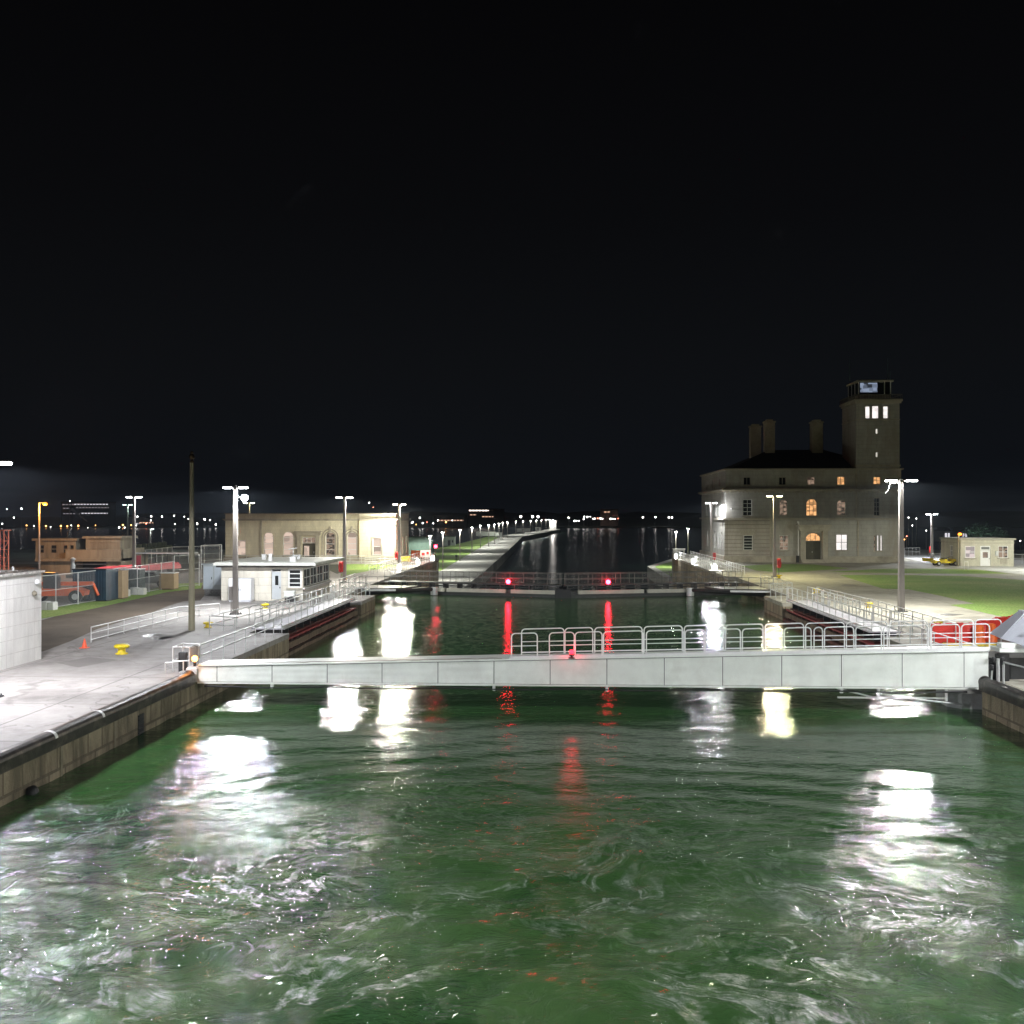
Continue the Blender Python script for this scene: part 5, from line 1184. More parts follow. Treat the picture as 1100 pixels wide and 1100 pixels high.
def closed_leaf(side, label):
    px, py = (-18.2, 107.1) if side < 0 else (18.9, 107.1); ax, ay = .45, 101.9
    ax += .07 if side > 0 else -.07
    d = Vector((ax-px, ay-py, 0)); Lg = d.length; ang = math.atan2(d.y, d.x)
    r = thing('gate_leaf', label, 'lock gate', (px, py, 0), ang); s = 1 if side < 0 else -1
    # local x runs from pivot to mitre, viewer side is local -y for the left leaf and +y for the right
    f = -1 if side < 0 else 1
    def bb(m, x0, x1, a, c, z0, z1): lo, hi = sorted((f*a, f*c)); m.box(x0,x1,lo,hi,z0,z1)
    b = MB(); bb(b,0,Lg,0,-1.5,-12,-.75); b.build('skin', mat('dark wet gate steel', (.07,.075,.07), .5, .2, var=.3, streak=True), r)
    b = MB(); bb(b,0,Lg,.02,.3,-1.2,-1.0); bb(b,0,Lg,.02,.34,-2.6,-1.95); b.build('girder', mat('grey gate girder', (.06,.065,.06), .6, .1, var=.25), r)
    for a_, c_ in (((.17,.36),(.37,.70),(.73,.97)) if side < 0 else ((.28,.55),(.57,.93))):
        b = MB(); bb(b,Lg*a_,Lg*c_,.3,.62,-.98,-.62); b.build('bumper_beam', mat('pale timber bumper', (.48,.47,.40), .8, var=.15), r)
    b = MB(); bb(b,0,Lg,-1.4,.25,-.2,-.08); b.build('walkway', M_STEELDK, r)
    b = MB()
    for k in range(13): x = .4+k*(Lg-.8)/12; bb(b,x,x+.12,-1.2,.15,-.749,-.201); bb(b,x,x+.1,.0,.28,-1.1,-.7)
    bb(b,.3,Lg-.3,-.6,-.5,-.5,-.4); b.build('bracket', M_STEELDK, r)
    G2 = mat('dull gate rail', (.16,.16,.15), .6, .2)
    me = post_mesh(1.1, .03, G2)
    for yy in (.2, -1.35):
        for q in (.55,1.1):
            b = MB(); b.cyl((0,f*yy,-.08+q),(Lg,f*yy,-.08+q),.028,n=6); b.build('rail', G2, r)
        for k in range(14):
            o = bpy.data.objects.new('post', me); COL.objects.link(o); o.parent = r; o.location = (Lg*k/13, f*yy, -.08)
    # fine balusters
    b = MB()
    for k in range(130): x = Lg*k/130; bb(b,x,x+.015,.19,.205,-.08,1.0)
    b.build('baluster', G2, r)
    return r
closed_leaf(-1, 'dark left leaf of the closed mitre gate carrying a walkway'); closed_leaf(1, 'dark right leaf of the closed mitre gate carrying a walkway')
b = MB(); b.box(-.35,1.25,101.4,102.0,-2.6,-.5); tag(b.build('mitre_recess_shade', M_BLACK), 'black block standing in for the dark recess where the two gate leaves meet', 'recess shade')  # black block, its colour stands in for the dark recess between the leaves
for s_, lab in ((-1,'left'),(1,'right')):
    x0 = -19.3 if s_ < 0 else 19.9
    r = thing('gate_strut', 'dark operating strut reaching to the %s leaf of the closed gate' % lab, 'gate strut', (x0, 98.0, 0))
    b = MB(); tx, ty = (6.6*-s_, 6.3)
    b.cyl((0,0,-.7),(tx,ty,-.7),.2,n=10); b.cyl((0,0,-.55),(tx*.8,ty*.75,-.35),.07,n=8); b.build('strut', M_STEELDK, r)
    b = MB(); b.cyl((tx,ty,-1.3),(tx,ty,-.5),.38,n=14); b.build('pin', M_RAIL, r)
    b = MB(); b.prism([(-.6,-2.2),(4.6*-s_,-1.5),(5.8*-s_,1.8),(-.6*1,2.6)] if s_ < 0 else [(.6,-2.2),(-4.6,-1.5),(-5.8,1.8),(.6,2.6)], -.14, -.04); b.build('platform', M_STEELDK, r)
    b = MB(); b.prism([(.2*-s_,-2.4),(3.9*-s_,-1.9),(3.9*-s_,-1.6),(.2*-s_,-2.1)], -.3, -.145); b.build('edge_beam', M_RAIL, r)
    railing([V3(x0,96,-.04),V3(x0+4.4*-s_,96.6,-.04),V3(x0+5.5*-s_,99.5,-.04)], 'railing of the platform over the %s operating strut' % lab, m=mat('dull gate rail', (.16,.16,.15)), step=1.1)

# ================================================================== SMALL THINGS
def bollard_proto(label, p):
    r = thing('mooring_bollard', label, 'bollard', p, 0, 'yellow mooring bollards')
    b = MB(); b.lathe([(.30,0),(.30,.05),(.20,.08),(.17,.26)], (0,0,0), 16); b.build('stem', M_YEL, r)
    b = MB(); b.lathe([(.17,.26),(.36,.33),(.38,.42),(.30,.48),(.10,.50)], (0,0,0), 16); b.build('cap', M_YEL, r)
    return r
bp = [(131,702.5,'yellow mooring bollard nearest the orange cone',.95),(223.6,674,'yellow mooring bollard just right of the tapered mast',.95),(285,653.5,'yellow mooring bollard in front of the white cabinet',.95),
      (370,624.5,'yellow mooring bollard at the foot of the lamp post before the arched windows',.9),(837,621,'yellow mooring bollard at the foot of the yellowish lamp post',.95),(877,637,'yellow mooring bollard between the two right lamp posts',1.1),(933,652.5,'yellow mooring bollard beside the tall right lamp post',1.0),(1007,673.5,'yellow mooring bollard left of the red barriers',1.0)]
pr = None
for px, py, lab, sc in bp:
    if pr is None: pr = bollard_proto(lab, G(px,py))
    else: r = copy_tree(pr, G(px,py), 0, lab); r.scale = (sc*.85, sc*.85, sc*.75)
b = MB(); b.bevbox(-.9,.9,-.5,.5,0,.75,.08); tag(b.build('yellow_skid', M_YEL, None, G(434.5,603)), 'yellow box at the right corner of the long stone hall', 'box')
r = thing('traffic_cone', 'orange traffic cone standing alone near the barrier rail', 'traffic cone', G(91,696))
b = MB(); b.lathe([(.14,.03),(.03,.48)], (0,0,0), 14); b.build('cone', emit('hot orange', (1,.12,.05), .25) if 0 else mat('fluorescent orange', (.95,.13,.05), .5, var=.03), r); b = MB(); b.bevbox(-.2,.2,-.2,.2,0,.035,.008); b.build('base', mat('fluorescent orange', (.95,.13,.05)), r)
# red life-ring cases on the lamp posts
def ring_case(px, py, d, lab):
    r = thing('life_ring_case', lab, 'life ring', W(px, d, ZH(py, d)))
    b = MB(); K = 20; R0 = .42
    vs = []; 
    for k in range(K):
        a = 2*math.pi*k/K
        for j in range(8): c = 2*math.pi*j/8; vs.append(((R0*.7+.13*math.cos(c))*math.cos(a)*.55, .13*math.sin(c), (R0+.13*math.cos(c))*math.sin(a)))
    b.add(vs, [(k*8+j,((k+1)%K)*8+j,((k+1)%K)*8+(j+1)%8,k*8+(j+1)%8) for k in range(K) for j in range(8)], True); b.build('ring', M_RED, r)
    b = MB(); b.bevbox(-.22,.22,.1,.2,-.5,.5,.02); b.build('back_board', M_RED, r)
    b = MB(); b.cyl((0,.2,-.48-ZH(py,d)+.48),(0,.2,-.4),.03,n=6); b.build('stand', M_STEELDK, r)
for a in ((366,609,103,'red life ring case at the lamp post before the arched windows'),(426,597,137,'red life ring case at the lit corner lamp post of the hall'),(837,605,111.5,'red life ring case on the yellowish lamp post'),(767.5,597.5,152,'red life ring case on the lamp post at the building corner'),(1000,590.5,160,'red life ring case on the lamp post left of the pavilion')): ring_case(*a)
# red water-filled barriers
def barrier(p, rz, lab, src=None):
    if src: return copy_tree(src, p, rz, lab)
    r = thing('plastic_barrier', lab, 'road barrier', p, rz, 'red plastic barriers by the boom pivot')
    b = MB(); b.extr([(-.32,.0),(.32,.0),(.32,.22),(.16,.5),(.13,1.0),(-.13,1.0),(-.16,.5),(-.32,.22)], 'x', -.92, .92)
    b.build('body', M_REDPL, r)
    b = MB()
    for x in (-.6,0,.6): b.box(x-.2,x+.2,-.22,-.185,.52,.66); b.box(x-.12,x+.12,-.13,.13,1.0,1.05)
    b.build('rib', M_REDPL, r)
    b = MB(); b.box(-.5,-.2,-.33,.33,-.02+.02,.07); b.box(.2,.5,-.33,.33,0,.07); b.build('skid', mat('dark red', (.25,.02,.015), .6), r)
    return r
names = ['leftmost red plastic barrier beside the last yellow bollard','second red plastic barrier from the yellow bollard','middle red plastic barrier of the row by the boom pivot','fourth red plastic barrier in the row by the boom pivot','rightmost red plastic barrier behind the white sloping plates']
br = None
for k, (px, py, rz) in enumerate(((1019,690,R(4)),(1044,689.5,R(-5)),(1064,686,R(25)),(1079,682,R(32)),(1096,679,R(36)))):
    br2 = barrier(G(px,py), rz, names[k], br); br = br or br2
for k, (px, py) in enumerate(((1052,690.5),(1065,689.5))):
    r = thing('channelizer_drum', ('left' if k == 0 else 'right') + ' one of two orange drums before the red barriers', 'traffic drum', G(px,py+1), 0, 'orange drums')
    b = MB(); b.lathe([(.3,.06),(.27,.35),(.26,.36),(.24,.68),(.23,.69),(.2,1.0),(.08,1.05)], (0,0,0), 14); b.build('drum', M_ORPL, r); b = MB(); b.lathe([(.38,0),(.38,.06)], (0,0,0), 12); b.build('base', M_BLACK, r)
b = MB(); b.bevbox(-1.7,1.6,-.12,.12,0,.16,.03); tag(b.build('parking_curb', M_YEL, None, G(1048,694)), 'yellow kerb bar on the ground before the red barriers', 'kerb')

# yellow utility cart beside the pavilion
def wheel(parent, x, y, rad, wd, m=M_BLACK):
    b = MB(); K = 14
    b.cyl((x,y-wd/2,rad),(x,y+wd/2,rad),rad,n=K); w_ = b.build('wheel', m, parent); b = MB(); b.cyl((x,y-wd/2-.01,rad),(x,y+wd/2+.01,rad),rad*.5,n=10); b.build('hub', M_RAIL, w_); return w_
r = thing('utility_cart', 'low yellow utility cart parked left of the pavilion', 'cart', G(1015,607.5), R(6))
b = MB(); b.extr([(-1.7,.35),(1.6,.35),(1.6,.62),(1.35,.85),(.75,.9),(.7,.62),(.1,.62),(.05,.95),(-.5,.98),(-.6,.72),(-1.7,.72)], 'x', 0, 0) if 0 else b.add([], [])
prof = [(-1.7,.35),(1.75,.35),(1.75,.65),(1.5,.88),(.8,.95),(.7,.6),(.1,.6),(.0,.92),(-.45,.92),(-.55,.72),(-1.7,.72)]
b.extr([(a,c) for a,c in prof], 'y', -.62, .62); b.build('body', M_YEL, r)
b = MB(); b.bevbox(-.4,.05,-.5,.5,.93,1.05,.03); b.build('seat', M_BLACK, r); b = MB(); b.cyl((.62,0,.6),(.4,0,1.1),.025,n=6); b.lathe([(.17,0),(.19,.02),(.17,.04)], (.4,0,1.1), 12); b.build('steering_wheel', M_BLACK, r)
for x in (-1.15,1.15):
    for y in (-.6,.6): wheel(r, x, y, .3, .2)
r = thing('equipment_rack', 'pale tubular rack with gear behind the yellow cart', 'rack', G(1006,605.5))
b = MB()
for x in (-.9,-.1,.7,1.5): b.cyl((x,0,0),(x-.15,.2,1.4),.04,n=6)
b.tube([(-1.0,.2,1.4),(1.4,.2,1.4)],.04); b.tube([(-.9,.1,.8),(1.4,.1,.8)],.04); b.build('frame', M_RAIL, r)
b = MB(); b.bevbox(-1.9,-.5,-.4,.3,.35,.8,.05); b.build('tray', M_YEL, r)

# ---- fenced yard: machinery, container, crates
r = thing('telehandler', 'orange and dark site machine parked behind the chain link fence', 'vehicle', G(62,647), R(8))
b = MB(); b.extr([(-2.1,.55),(2.2,.55),(2.3,.9),(1.6,1.15),(-.2,1.1),(-2.1,1.2)], 'y', -.7, .7); b.build('chassis', M_ORANGE, r)
b = MB(); b.extr([(-.9,1.1),(.2,1.1),(.2,2.0),(-.05,2.35),(-.9,2.35)], 'y', -.62, .1); b.build('cab', mat('dark cab', (.05,.05,.05), .3), r)
b = MB(); b.box(-2.0,2.6,.2,.5,1.3,1.6); b.cyl((2.6,.35,1.45),(3.0,.35,.5),.12,n=8); b.build('lift_arm', M_ORANGE, r)
for x in (-1.5,1.6):
    for y in (-.75,.75): wheel(r, x, y, .5, .35)
r = thing('site_container', 'dark navy site container behind the chain link fence', 'container', G(96,646))
b = MB(); b.box(-1.35,1.35,0,2.4,.1,2.5)
for k in range(12): b.box(-1.3+k*.22,-1.2+k*.22,-.05,-.003,.2,2.4)
b.build('body', M_NAVY, r); b = MB(); b.box(-1.4,1.4,-.06,.0-.051+.0,2.5,2.6); b.box(-1.4,1.4,-.02,2.45,0,.1); b.build('frame_rail', M_STEELDK, r)
def crate(name, px, py, w_, h_, m, lab, cat='crate', lid=True, dep=1.2):
    r = thing(name, lab, cat, G(px,py)); b = MB(); b.box(-w_/2,w_/2,0,dep,.1,h_)
    b.build('body', m, r); b = MB()
    for x in (-w_/2-.02, 0-.05, w_/2-.08): b.box(x,x+.1,-.04,-.003,.1,h_)
    b.box(-w_/2,w_/2,-.045,-.041+.0,h_*.5,h_*.5+.1) ; b.build('batten', m, r)
    b = MB(); b.box(-w_/2,w_/2,.05,dep-.05,0,.1); b.build('skid', M_TIMBER, r)
    if lid: b = MB(); b.box(-w_/2-.05,w_/2+.05,-.06,dep+.05,h_,h_+.06); b.build('lid', M_WHITEP if lid == 2 else m, r)
    return r
crate('plywood_crate', 118.5, 643.5, 2.0, 2.25, M_BROWN, 'large plywood crate behind the fence beside the navy container')
crate('plywood_crate', 179, 633.5, 1.35, 1.5, M_BROWN, 'smaller plywood crate with a white lid near the fence end', lid=2)
crate('pallet_stack', 140, 636, 1.7, 2.0, mat('shrink wrap', (.13,.16,.16), .2, var=.5, scale=3), 'dark shrink wrapped stack with white top behind the fence', 'stack', lid=2)
for k, (px, py, w_, lab) in enumerate(((147,639,1.2,'white concrete block at the fence below the wrapped stack'),(50.5,655.5,.95,'pair of white blocks at the left end of the fence'),(133,641,.6,'small pale block beside the large plywood crate'))):
    b = MB(); b.bevbox(-w_/2,-.02,0,.7,0,.62,.04); b.bevbox(.02,w_/2,0,.7,0,.58,.04); tag(b.build('concrete_block', mat('pale block', (.55,.55,.52), .8, var=.1), None, G(px,py)), lab, 'block')
r = thing('parked_van', 'pale grey low vehicle among the yard clutter right of the wrapped stack', 'vehicle', G(162,630), R(3))
b = MB(); b.extr([(-1.9,.35),(1.9,.35),(1.95,.8),(1.2,.95),(.6,1.45),(-1.2,1.5),(-1.9,.95)], 'y', -.8, .8); b.build('body', mat('silver grey paint', (.35,.36,.36), .3, .3), r)
b = MB(); b.extr([(-1.1,1.0),(.85,1.0),(.55,1.38),(-1.1,1.42)], 'y', -.81, -.803); b.build('side_window', DRK, r)
for x in (-1.2,1.2):
    for y in (-.72,.72): wheel(r, x, y, .33, .2)
# long red covered boom
r = thing('pontoon_boom', 'long pinkish red tapered pontoon lying across the yard', 'pontoon', (0,0,0))
pa, pb = W(80,108,0), W(190,122,0)
def pontoon(m, a, c, h0, h1, n=14):
    d = (c-a).normalized(); s_ = Vector((-d.y,d.x,0)); rings = []
    for k in range(n+1):
        t = k/n; q = a.lerp(c, t); h = h0+(h1-h0)*min(1, (t*2.2)**.6) if n else 0
        rings.append([q+s_*(.7*math.cos(w_))*(.3+.7*min(1,t*3))+Vector((0,0,.55+h*.75*max(0,math.sin(w_)))) for w_ in [math.pi*j/8 for j in range(9)]])
    vs = [v for rg in rings for v in rg]; m.add(vs, [(k*9+j,k*9+j+1,(k+1)*9+j+1,(k+1)*9+j) for k in range(n) for j in range(8)], True); m.add(vs, [(k*9+8,k*9,(k+1)*9,(k+1)*9+8) for k in range(n)])
    m.add(rings[-1], [tuple(range(9))])
M_PINK = mat('pinkish red vinyl', (.62,.07,.08), .4, var=.1)
pc = pa.lerp(pb, .56)
b = MB(); pontoon(b, pa, pc, .05, .95); b.build('float', M_PINK, r)
b = MB(); pontoon(b, pc+ (pb-pc)*.12, pb, .7, 1.0); b.build('float', mat('faded red vinyl', (.55,.12,.12), .5, var=.2), r)
b = MB()
for k in range(7): q = pa.lerp(pb, .12+k*.135); b.box(q.x-.15,q.x+.15,q.y-.5,q.y+.5,0,.55)
b.build('trestle', M_STEELDK, r)
b = MB(); q = pa.lerp(pb,.63); b.box(q.x-.25,q.x+.25,q.y-.9,q.y-.8,.0,2.3); b.build('marker_post', mat('maroon', (.15,.02,.03), .6), r)
r = thing('valve_stack', 'small grey vent stack in front of the old concrete houses', 'vent', W(78,112,0))
b = MB(); b.lathe([(.28,0),(.28,1.4),(.2,1.5),(.2,1.9),(.3,1.95),(.3,2.1),(.08,2.25)], (0,0,0), 12); b.build('stack', mat('pale grey stack', (.38,.42,.42), .6), r)
b = MB(); b.box(-.5,.5,-.5,.5,0,.35); b.build('base', M_OLDC, r)
# sheds with grey tarps behind
r = thing('yard_shed', 'low tarp roofed shed behind the long red pontoon', 'shed', W(142,126,0)); b = MB(); b.box(-1.2,1.2,0,2,0,2.1); b.build('wall', M_OLDC, r); b = MB(); b.box(-1.5,7.5,-.2,2.2,2.1,2.25); b.build('roof', mat('grey tarp', (.42,.42,.42), .6, var=.3, scale=3), r)
b = MB()
for k in range(5): b.cyl((1.6+k*1.4,0,0),(1.6+k*1.4,0,2.1),.06,n=6)
b.build('shed_post', M_STEELDK, r)

# orange mesh barrier and signs by the left nose
r = thing('orange_barrier_fence', 'orange mesh barrier beside the lit corner of the hall', 'barrier', (0,0,0)); b = MB(); a, c = G(441.5,599.5), G(455,600.5)
b.add([(a.x,a.y,.1),(c.x,c.y,.1),(c.x,c.y+.04,.1),(a.x,a.y+.04,.1),(a.x,a.y,1.25),(c.x,c.y,1.25),(c.x,c.y+.04,1.25),(a.x,a.y+.04,1.25)], [(0,3,2,1),(4,5,6,7),(0,1,5,4),(1,2,6,5),(2,3,7,6),(3,0,4,7)]); b.build('mesh_panel', M_ORPL, r)
b = MB()
for k in range(4): q = a.lerp(c, k/3); b.cyl((q.x,q.y-.04,0),(q.x,q.y-.04,1.4),.04,n=6)
b.build('post', M_STEELDK, r)
r = thing('notice_board', 'pale board with red marks beside the orange mesh barrier', 'sign', W(457,150,0)); z_ = ZH(597,150)
b = MB(); b.bevbox(-.75,.75,-.04,.04,.7,1.7,.01); b.build('board', M_WHITEP, r); b = MB(); b.box(-.55,-.1,-.055,-.041,.95,1.35); b.box(.15,.5,-.055,-.041,1.1,1.5); b.build('mark', M_RED, r); b = MB(); b.cyl((-.6,.06,0),(-.6,.06,1.6),.04,n=6); b.cyl((.6,.06,0),(.6,.06,1.6),.04,n=6); b.build('stand', M_STEELDK, r)
r = thing('gauge_board', 'white gauge board on the right wall nose face', 'sign', (18.6, 113.2, -.2)); b = MB(); b.bevbox(-.05,.55,-.06,0,-1.3,-.2,.01); b.build('board', M_WHITEP, r)
r = thing('gauge_board', 'white gauge board on the left wall nose face', 'sign', (-18.86, 158.4, -.2)); b = MB(); b.bevbox(0,.06,-.3,.4,-1.6,-.3,.01); b.build('board', M_WHITEP, r)
# ladderway signal box at the right nose
r = thing('signal_hut', 'small grey railed hut at the far tip of the right wall', 'hut', G(729,598.5)); b = MB(); b.bevbox(-.9,.9,-.6,.6,0,1.3,.03); b.build('body', mat('hut grey', (.34,.34,.30), .7), r); b = MB(); b.box(-1.0,1.0,-.7,.7,1.3,1.4); b.build('roof', M_RAIL, r); b = MB(); b.box(.0,.7,-.62,-.603,.4,1.1); b.build('pane', DRK, r)

# vehicles and sheds on the pier
r = thing('parked_truck', 'pale truck parked on the pier lawn edge among the lamps', 'truck', W(524,190,PZ) if 0 else G(524,577.5,PZ), R(-5))
b = MB(); b.box(-6,4,-1.2,1.2,.9,3.1); b.build('cargo_body', M_WHITEP, r); b = MB(); b.extr([(4.2,.6),(6.2,.6),(6.2,1.6),(5.6,2.6),(4.2,2.6)], 'y', -1.1, 1.1); b.build('cab', M_WHITEP, r)
for x in (-4.5,-3.2,5):
    for y in (-1.1,1.1): wheel(r, x, y, .5, .3)
for k, (px, py, w_, lab) in enumerate(((536,577,3.2,'pale lit equipment box at the pier edge before the bend'),(562,571.5,9,'long low pale shed at the bend of the pier'),(578,570,4,'small bright shed on the bent part of the pier'))):
    r = thing('pier_shed', lab, 'shed', G(px,py,PZ)); b = MB(); b.box(-w_/2,w_/2,-1.3,1.3,0,2.4); b.build('wall', M_WHITEP, r); b = MB(); b.box(-w_/2-.2,w_/2+.2,-1.5,1.5,2.4,2.6); b.build('roof', M_RAIL, r)
    b = MB(); b.box(-.5,.5,-1.33,-1.303,0,2.0); b.build('door', M_STEELDK, r)
r = thing('pier_beacon_house', 'brightly lit white beacon house at the far pier end', 'beacon house', W(594,800,PZ)); b = MB(); b.box(-2.6,2.6,-2,2,0,7); b.build('wall', M_WHITEP, r); b = MB(); b.box(-3,3,-2.4,2.4,7,7.4); b.build('roof', M_WHITEP, r); b = MB(); b.box(-.9,.9,-2.03,-2.003,2.5,5); b.build('window', emit('warm pane', (1,.8,.7), 3), r)
light('POINT', r, (0,-5,8), 900, (1,.95,.9), .3)
r = thing('grey_hut', 'small greenish hut on the pier lawn left of the second pier lamp', 'hut', G(483,586,PZ)); b = MB(); b.box(-2.2,2.2,-1.5,1.5,0,3.4); b.build('wall', mat('green grey hut', (.3,.34,.3), .8, var=.2), r); b = MB(); b.box(-2.4,2.4,-1.7,1.7,3.4,3.7); b.build('roof', M_STEELDK, r); b = MB(); b.box(-.5,.5,-1.53,-1.503,0,2.1); b.box(1,1.6,-1.53,-1.503,1.2,2.1); b.build('door', M_STEELDK, r)
b = MB(); b.cyl((0,0,0),(0,0,1.5),.1,n=8); b.ball((0,0,1.6),.28,8); tag(b.build('lawn_post', M_BLACK, None, G(490,604,PZ)), 'small dark post on the near pier lawn', 'post')
r = thing('green_shed', 'low green roofed shed behind the orange mesh barrier', 'shed', W(446,190,0)); r.location.z = -1.2; b = MB(); b.box(-3.2,3.0,0,4,0,3.0); b.build('wall', mat('green shed wall', (.12,.18,.15), .8, var=.2), r); b = MB(); b.extr([(-3.5,3.0),(3.3,3.0),(2,4.0),(-2.5,4.0)], 'y', -.2, 4.2); b.build('roof', mat('green shed roof', (.08,.12,.10), .8), r)

# ---- tree beyond the pavilion
def tree(p, h, rad, label, n=1400, seed=1, flat=1.0):
    r = thing('broadleaf_tree', label, 'tree', p); rr = random.Random(seed)
    b = MB(); b.cyl((0,0,0),(.1,0,h*.5),.28,.16,8)
    blobs = []
    for k in range(9):
        a = rr.random()*6.28; q = rr.random()*rad*.75; c = Vector((q*math.cos(a), q*math.sin(a), h*(.5+.38*rr.random()))); blobs.append((c, rad*(.28+.2*rr.random()))); b.cyl((.1,0,h*(.3+.02*k)), c, .08, .03, 5)
    b.build('trunk', M_BARK, r)
    b = MB()
    for k in range(n):
        c, rd = rr.choice(blobs); v = Vector((rr.gauss(0,1), rr.gauss(0,1), rr.gauss(0,.8))); v = c+v.normalized()*rd*(.6+.5*rr.random()); s_ = .14+.14*rr.random()
        a = Vector((rr.gauss(0,1),rr.gauss(0,1),rr.gauss(0,1))).normalized(); c2 = a.orthogonal().normalized()
        b.add([v-a*s_, v+c2*s_*.5, v+a*s_, v-c2*s_*.5], [(0,1,2,3)])
    b.build('crown', M_LEAF, r); return r
p = W(1057,170,0); tree(p, ZH(569,170), 4.3, 'dim green tree rising behind the pavilion roof', 2200, 5)
p = W(1072,186,0); tree(p, ZH(574,186), 3.6, 'darker smaller tree at the right behind the pavilion', 1200, 8)

# ================================================================== FAR SHORE
FD = 1125
def far_lamp(px, py, kind='w', d=FD, rad=.62, grp='lamps along the far shore', lab=None):
    z = ZH(py, d); gz = -6 if d > 900 else 0
    gz = min(gz, z-3)
    lab = lab or {'w':'white pinprick lamp on the far shore', 'o':'orange pinprick lamp on the far shore left of the mast', 'r':'reddish pinprick lamp on the far shore'}[kind]
    p = W(px, d, 0); b = MB(); b.cyl((0,0,gz-3),(0,0,z-rad),.12,n=5); b.cur = 1; b.ball((0,0,z), rad, 6)
    mm = {'w': emit('far white', (1,.97,.93), 14), 'o': emit('far orange', (1,.45,.12), 12), 'r': emit('far red', (1,.25,.15), 9)}[kind]
    return tag(b.build('shore_lamp', [M_POLE, mm], None, p), lab, 'lamp', grp + {'w':' (white)','o':' (orange)','r':' (reddish)'}[kind])
Zp = lambda l, ox, oy, s_: [(ox+x/s_, oy+y/s_, k) for x, y, k in l]
dots = Zp([(143,472,'o'),(182,475,'w'),(247,475,'o'),(262,490,'w'),(272,480,'w'),(327,475,'o'),(362,476,'o'),(383,472,'w'),(421,474,'o'),(472,487,'w'),(513,472,'o'),(520,490,'w'),(135,494,'w'),(155,494,'w'),(660,470,'o'),(705,470,'o'),(732,472,'w'),(785,462,'r'),(810,445,'w'),(940,465,'w'),(870,425,'w'),(935,420,'w'),(990,425,'w'),(738,425,'w'),(1060,465,'w'),(1095,438,'w'),(812,423,'w'),(12,463,'w'),(37,385,'w'),(115,382,'w'),(75,430,'w'),(375,340,'w'),(640,482,'w'),(670,484,'w')], 0, 470, 5)
dots += Zp([(50,262,'w'),(85,245,'w'),(108,248,'w'),(10,243,'w'),(135,268,'w'),(832,170,'w'),(850,190,'r'),(1005,268,'w'),(1030,258,'w'),(1045,268,'o'),(1075,262,'w')], 200, 500, 4.23)
dots += Zp([(130,158,'w'),(155,152,'w'),(187,133,'w'),(258,143,'w'),(315,143,'w'),(290,150,'o'),(240,155,'w'),(215,150,'r')], 400, 520, 3.667)
dots += Zp([(75,180,'w'),(190,172,'w'),(235,172,'w'),(212,174,'w'),(185,190,'w'),(255,187,'w'),(310,185,'w'),(290,184,'r'),(325,187,'w'),(385,188,'w'),(415,188,'w'),(440,186,'r'),(118,203,'w'),(132,203,'w'),(150,203,'w'),(623,177,'w'),(715,175,'w'),(815,177,'w'),(838,178,'w'),(268,186,'w'),(400,187,'w')], 600, 530, 6.875)
for k, (px, py, kd) in enumerate(dots): far_lamp(px, py, kd, rad=(.62, .45, .8)[k % 3] if px < 690 else .8)
for px, py, kd, lab in ((976,556,'w','upper left of the faint lights between tower lamp and pavilion lamp'),(984.4,557,'w','upper right of the faint lights between tower lamp and pavilion lamp'),(980,564.6,'w','brightest faint light left of the pavilion lamp'),(995,570,'w','faint light just left of the pavilion lamp post'),(971.5,579.5,'o','orange faint light touching the tall right lamp post'),(1009,573.6,'w','faint light just right of the pavilion lamp post'),(974,576,'r','reddish faint light beside the tall right lamp post'),(1096,581,'w','faint light above the pavilion roof right end')):
    far_lamp(px, py, kd, d=330, rad=.17, grp='lights of the town behind the right bank', lab=lab)
def far_block(px0, px1, py0, d, label, rows, m=M_FARD, base=WL, name='far_building'):
    a, c = W(px0, d), W(px1, d); r = thing(name, label, 'building', (a.x, a.y, 0)); w_ = (c-a).length; zt_ = ZH(py0, d)
    b = MB(); b.box(0, w_, 0, 18, base-3, zt_); b.build('wall', m, r); b = MB(); b.box(-.5,w_+.5,-.5,18.5,zt_,zt_+.6); b.build('roof', M_FARD, r)
    for (q0, q1, py, em) in rows:
        b = MB(); z = ZH(py, d); x = (q0-px0)/(px1-px0)*w_; xe = (q1-px0)/(px1-px0)*w_
        while x < xe: b.box(x, min(x+2.6, xe), -.08, -.003, z-.55, z+.55); x += 3.6
        b.build('window', em, r)
    return r
EW, EO = emit('office strip', (.75,.72,.78), 1.1), emit('warm strip', (1,.6,.4), 1.0)
EWd = emit('dim office strip', (.6,.55,.6), .35)
far_block(66, 118, 539.5, 1150, 'long office block with rows of lit windows above the orange lamp', [(80,117,541.8,EW),(67,80,542,EWd),(82,118,545.3,EWd),(68,75,546,EWd),(88,116.5,551.4,EW),(56 if 0 else 68,86,551.8,EWd)])
far_block(503, 541, 547, 1150, 'brownish lit block on the far shore behind the pier lamps', [(504,525,548.4,emit('bright strip', (1,.85,.75), 5)),(505,512,553,EO),(518,530,555,EO)], mat('brownish block', (.12,.07,.05), .9))
far_block(465, 500, 554, 1140, 'low dark block on the far shore left of the brownish block', [(470,498,559,EO)])
far_block(645, 664, 547.5, 1140, 'dim brown tower on the far shore right of the pier end', [(649,655,550,EO)], mat('brownish block', (.12,.07,.05)))
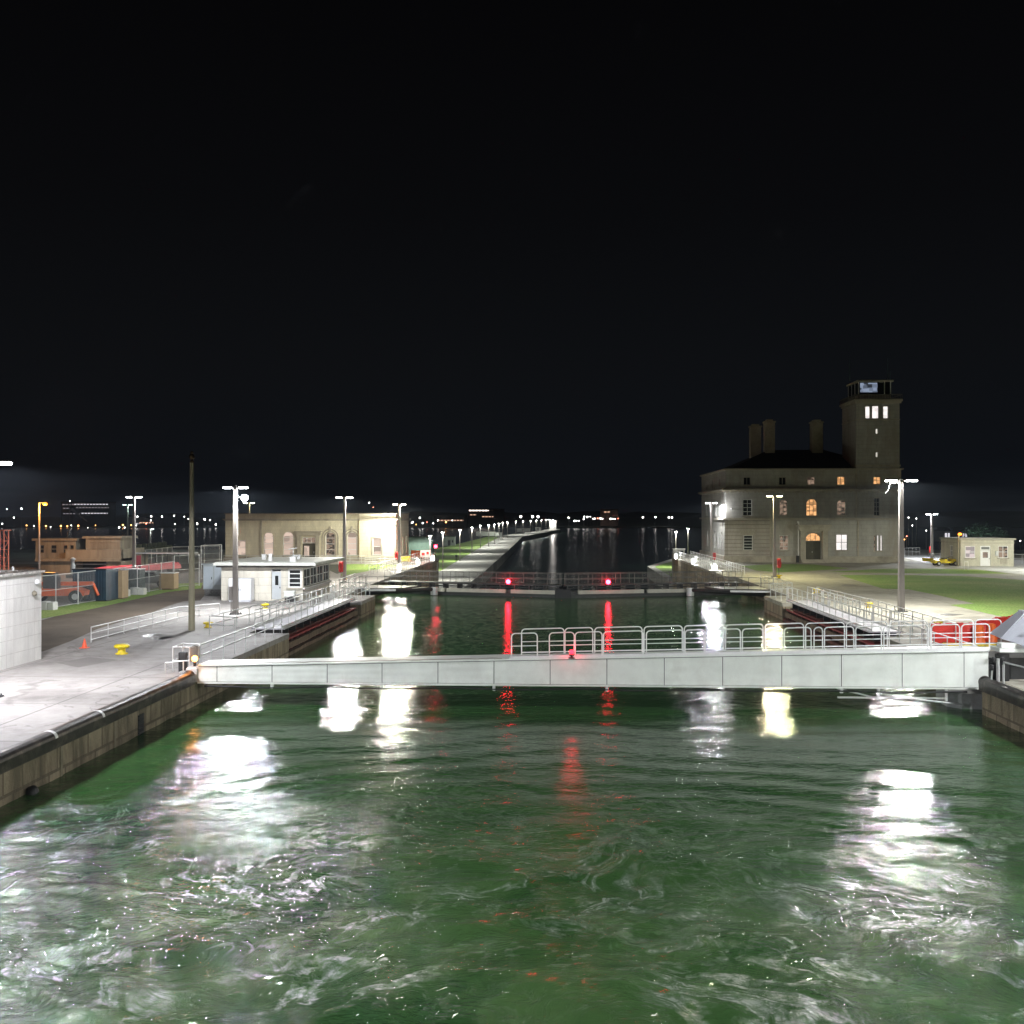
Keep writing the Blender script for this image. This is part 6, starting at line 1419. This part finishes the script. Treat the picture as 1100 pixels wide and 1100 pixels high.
far_block(138, 166, 556, 1140, 'low block with reddish windows on the far shore left of the mast', [(150,165,561.5,EO),(146,150,562.5,EW)])
for (a, c, t_, d, lab, em) in ((1014,1021,570.5,260,'dim house with a lit window behind the pavilion on its left',EW),(1033,1039.5,571,262,'dim house with two lit windows behind the pavilion roof',EW),(1050.5,1054.5,572.5,255,'narrow dim house left of the green tree',EW)):
    r = thing('far_house', lab, 'house', W(a, d, 0)); w_ = (c-a)/1100*d; zt_ = ZH(t_, d)
    b = MB(); b.box(0,w_,0,6,0,zt_); b.build('wall', mat('dim house wall', (.25,.24,.24), .9), r); b = MB(); b.extr([(-.2,zt_),(w_+.2,zt_),(w_/2,zt_+1)], 'y', -.2, 6.2); b.build('roof', M_FARD, r)
    b = MB(); b.box(w_*.15,w_*.45,-.05,-.003,zt_-1.6,zt_-.5); b.box(w_*.6,w_*.85,-.05,-.003,zt_-1.6,zt_-.5); b.build('window', em, r)
# made-up pale slanted cone on legs, in place of a steam plume
r = thing('plume_standin', 'pale slanted form standing in for a steam plume below the far office block', 'plume_standin', W(77,1100,0))
a, c = (0,0,ZH(547,1100)), (17,0,ZH(560,1100)); b = MB(); b.cyl(a,c,1.6,.5,8); b.build('slant_cone', mat('pale gantry', (.3,.27,.24), .8), r)
b = MB(); b.cyl((1,0,-12),(1,0,ZH(549,1100)),.5,n=6); b.cyl((11,0,-12),(11,0,ZH(556,1100)),.4,n=6); b.build('leg', M_FARD, r)

# ================================================================== THIN HAZE, added for halos round the lamps
hz = MB(); hz.box(-1400, 1400, -80, 3000, -15, 60); hz = hz.build('haze', bpy.data.materials.new('lamp halo haze')); hz['kind'] = 'stuff'
t = hz.data.materials[0]; t.use_nodes = True; t = t.node_tree; t.nodes.clear(); o = t.nodes.new('ShaderNodeOutputMaterial'); v = t.nodes.new('ShaderNodeVolumePrincipled')
v.inputs['Color'].default_value = (.72, .84, 1, 1); v.inputs['Density'].default_value = .00016; v.inputs['Anisotropy'].default_value = .3
t.links.new(v.outputs[0], o.inputs['Volume'])
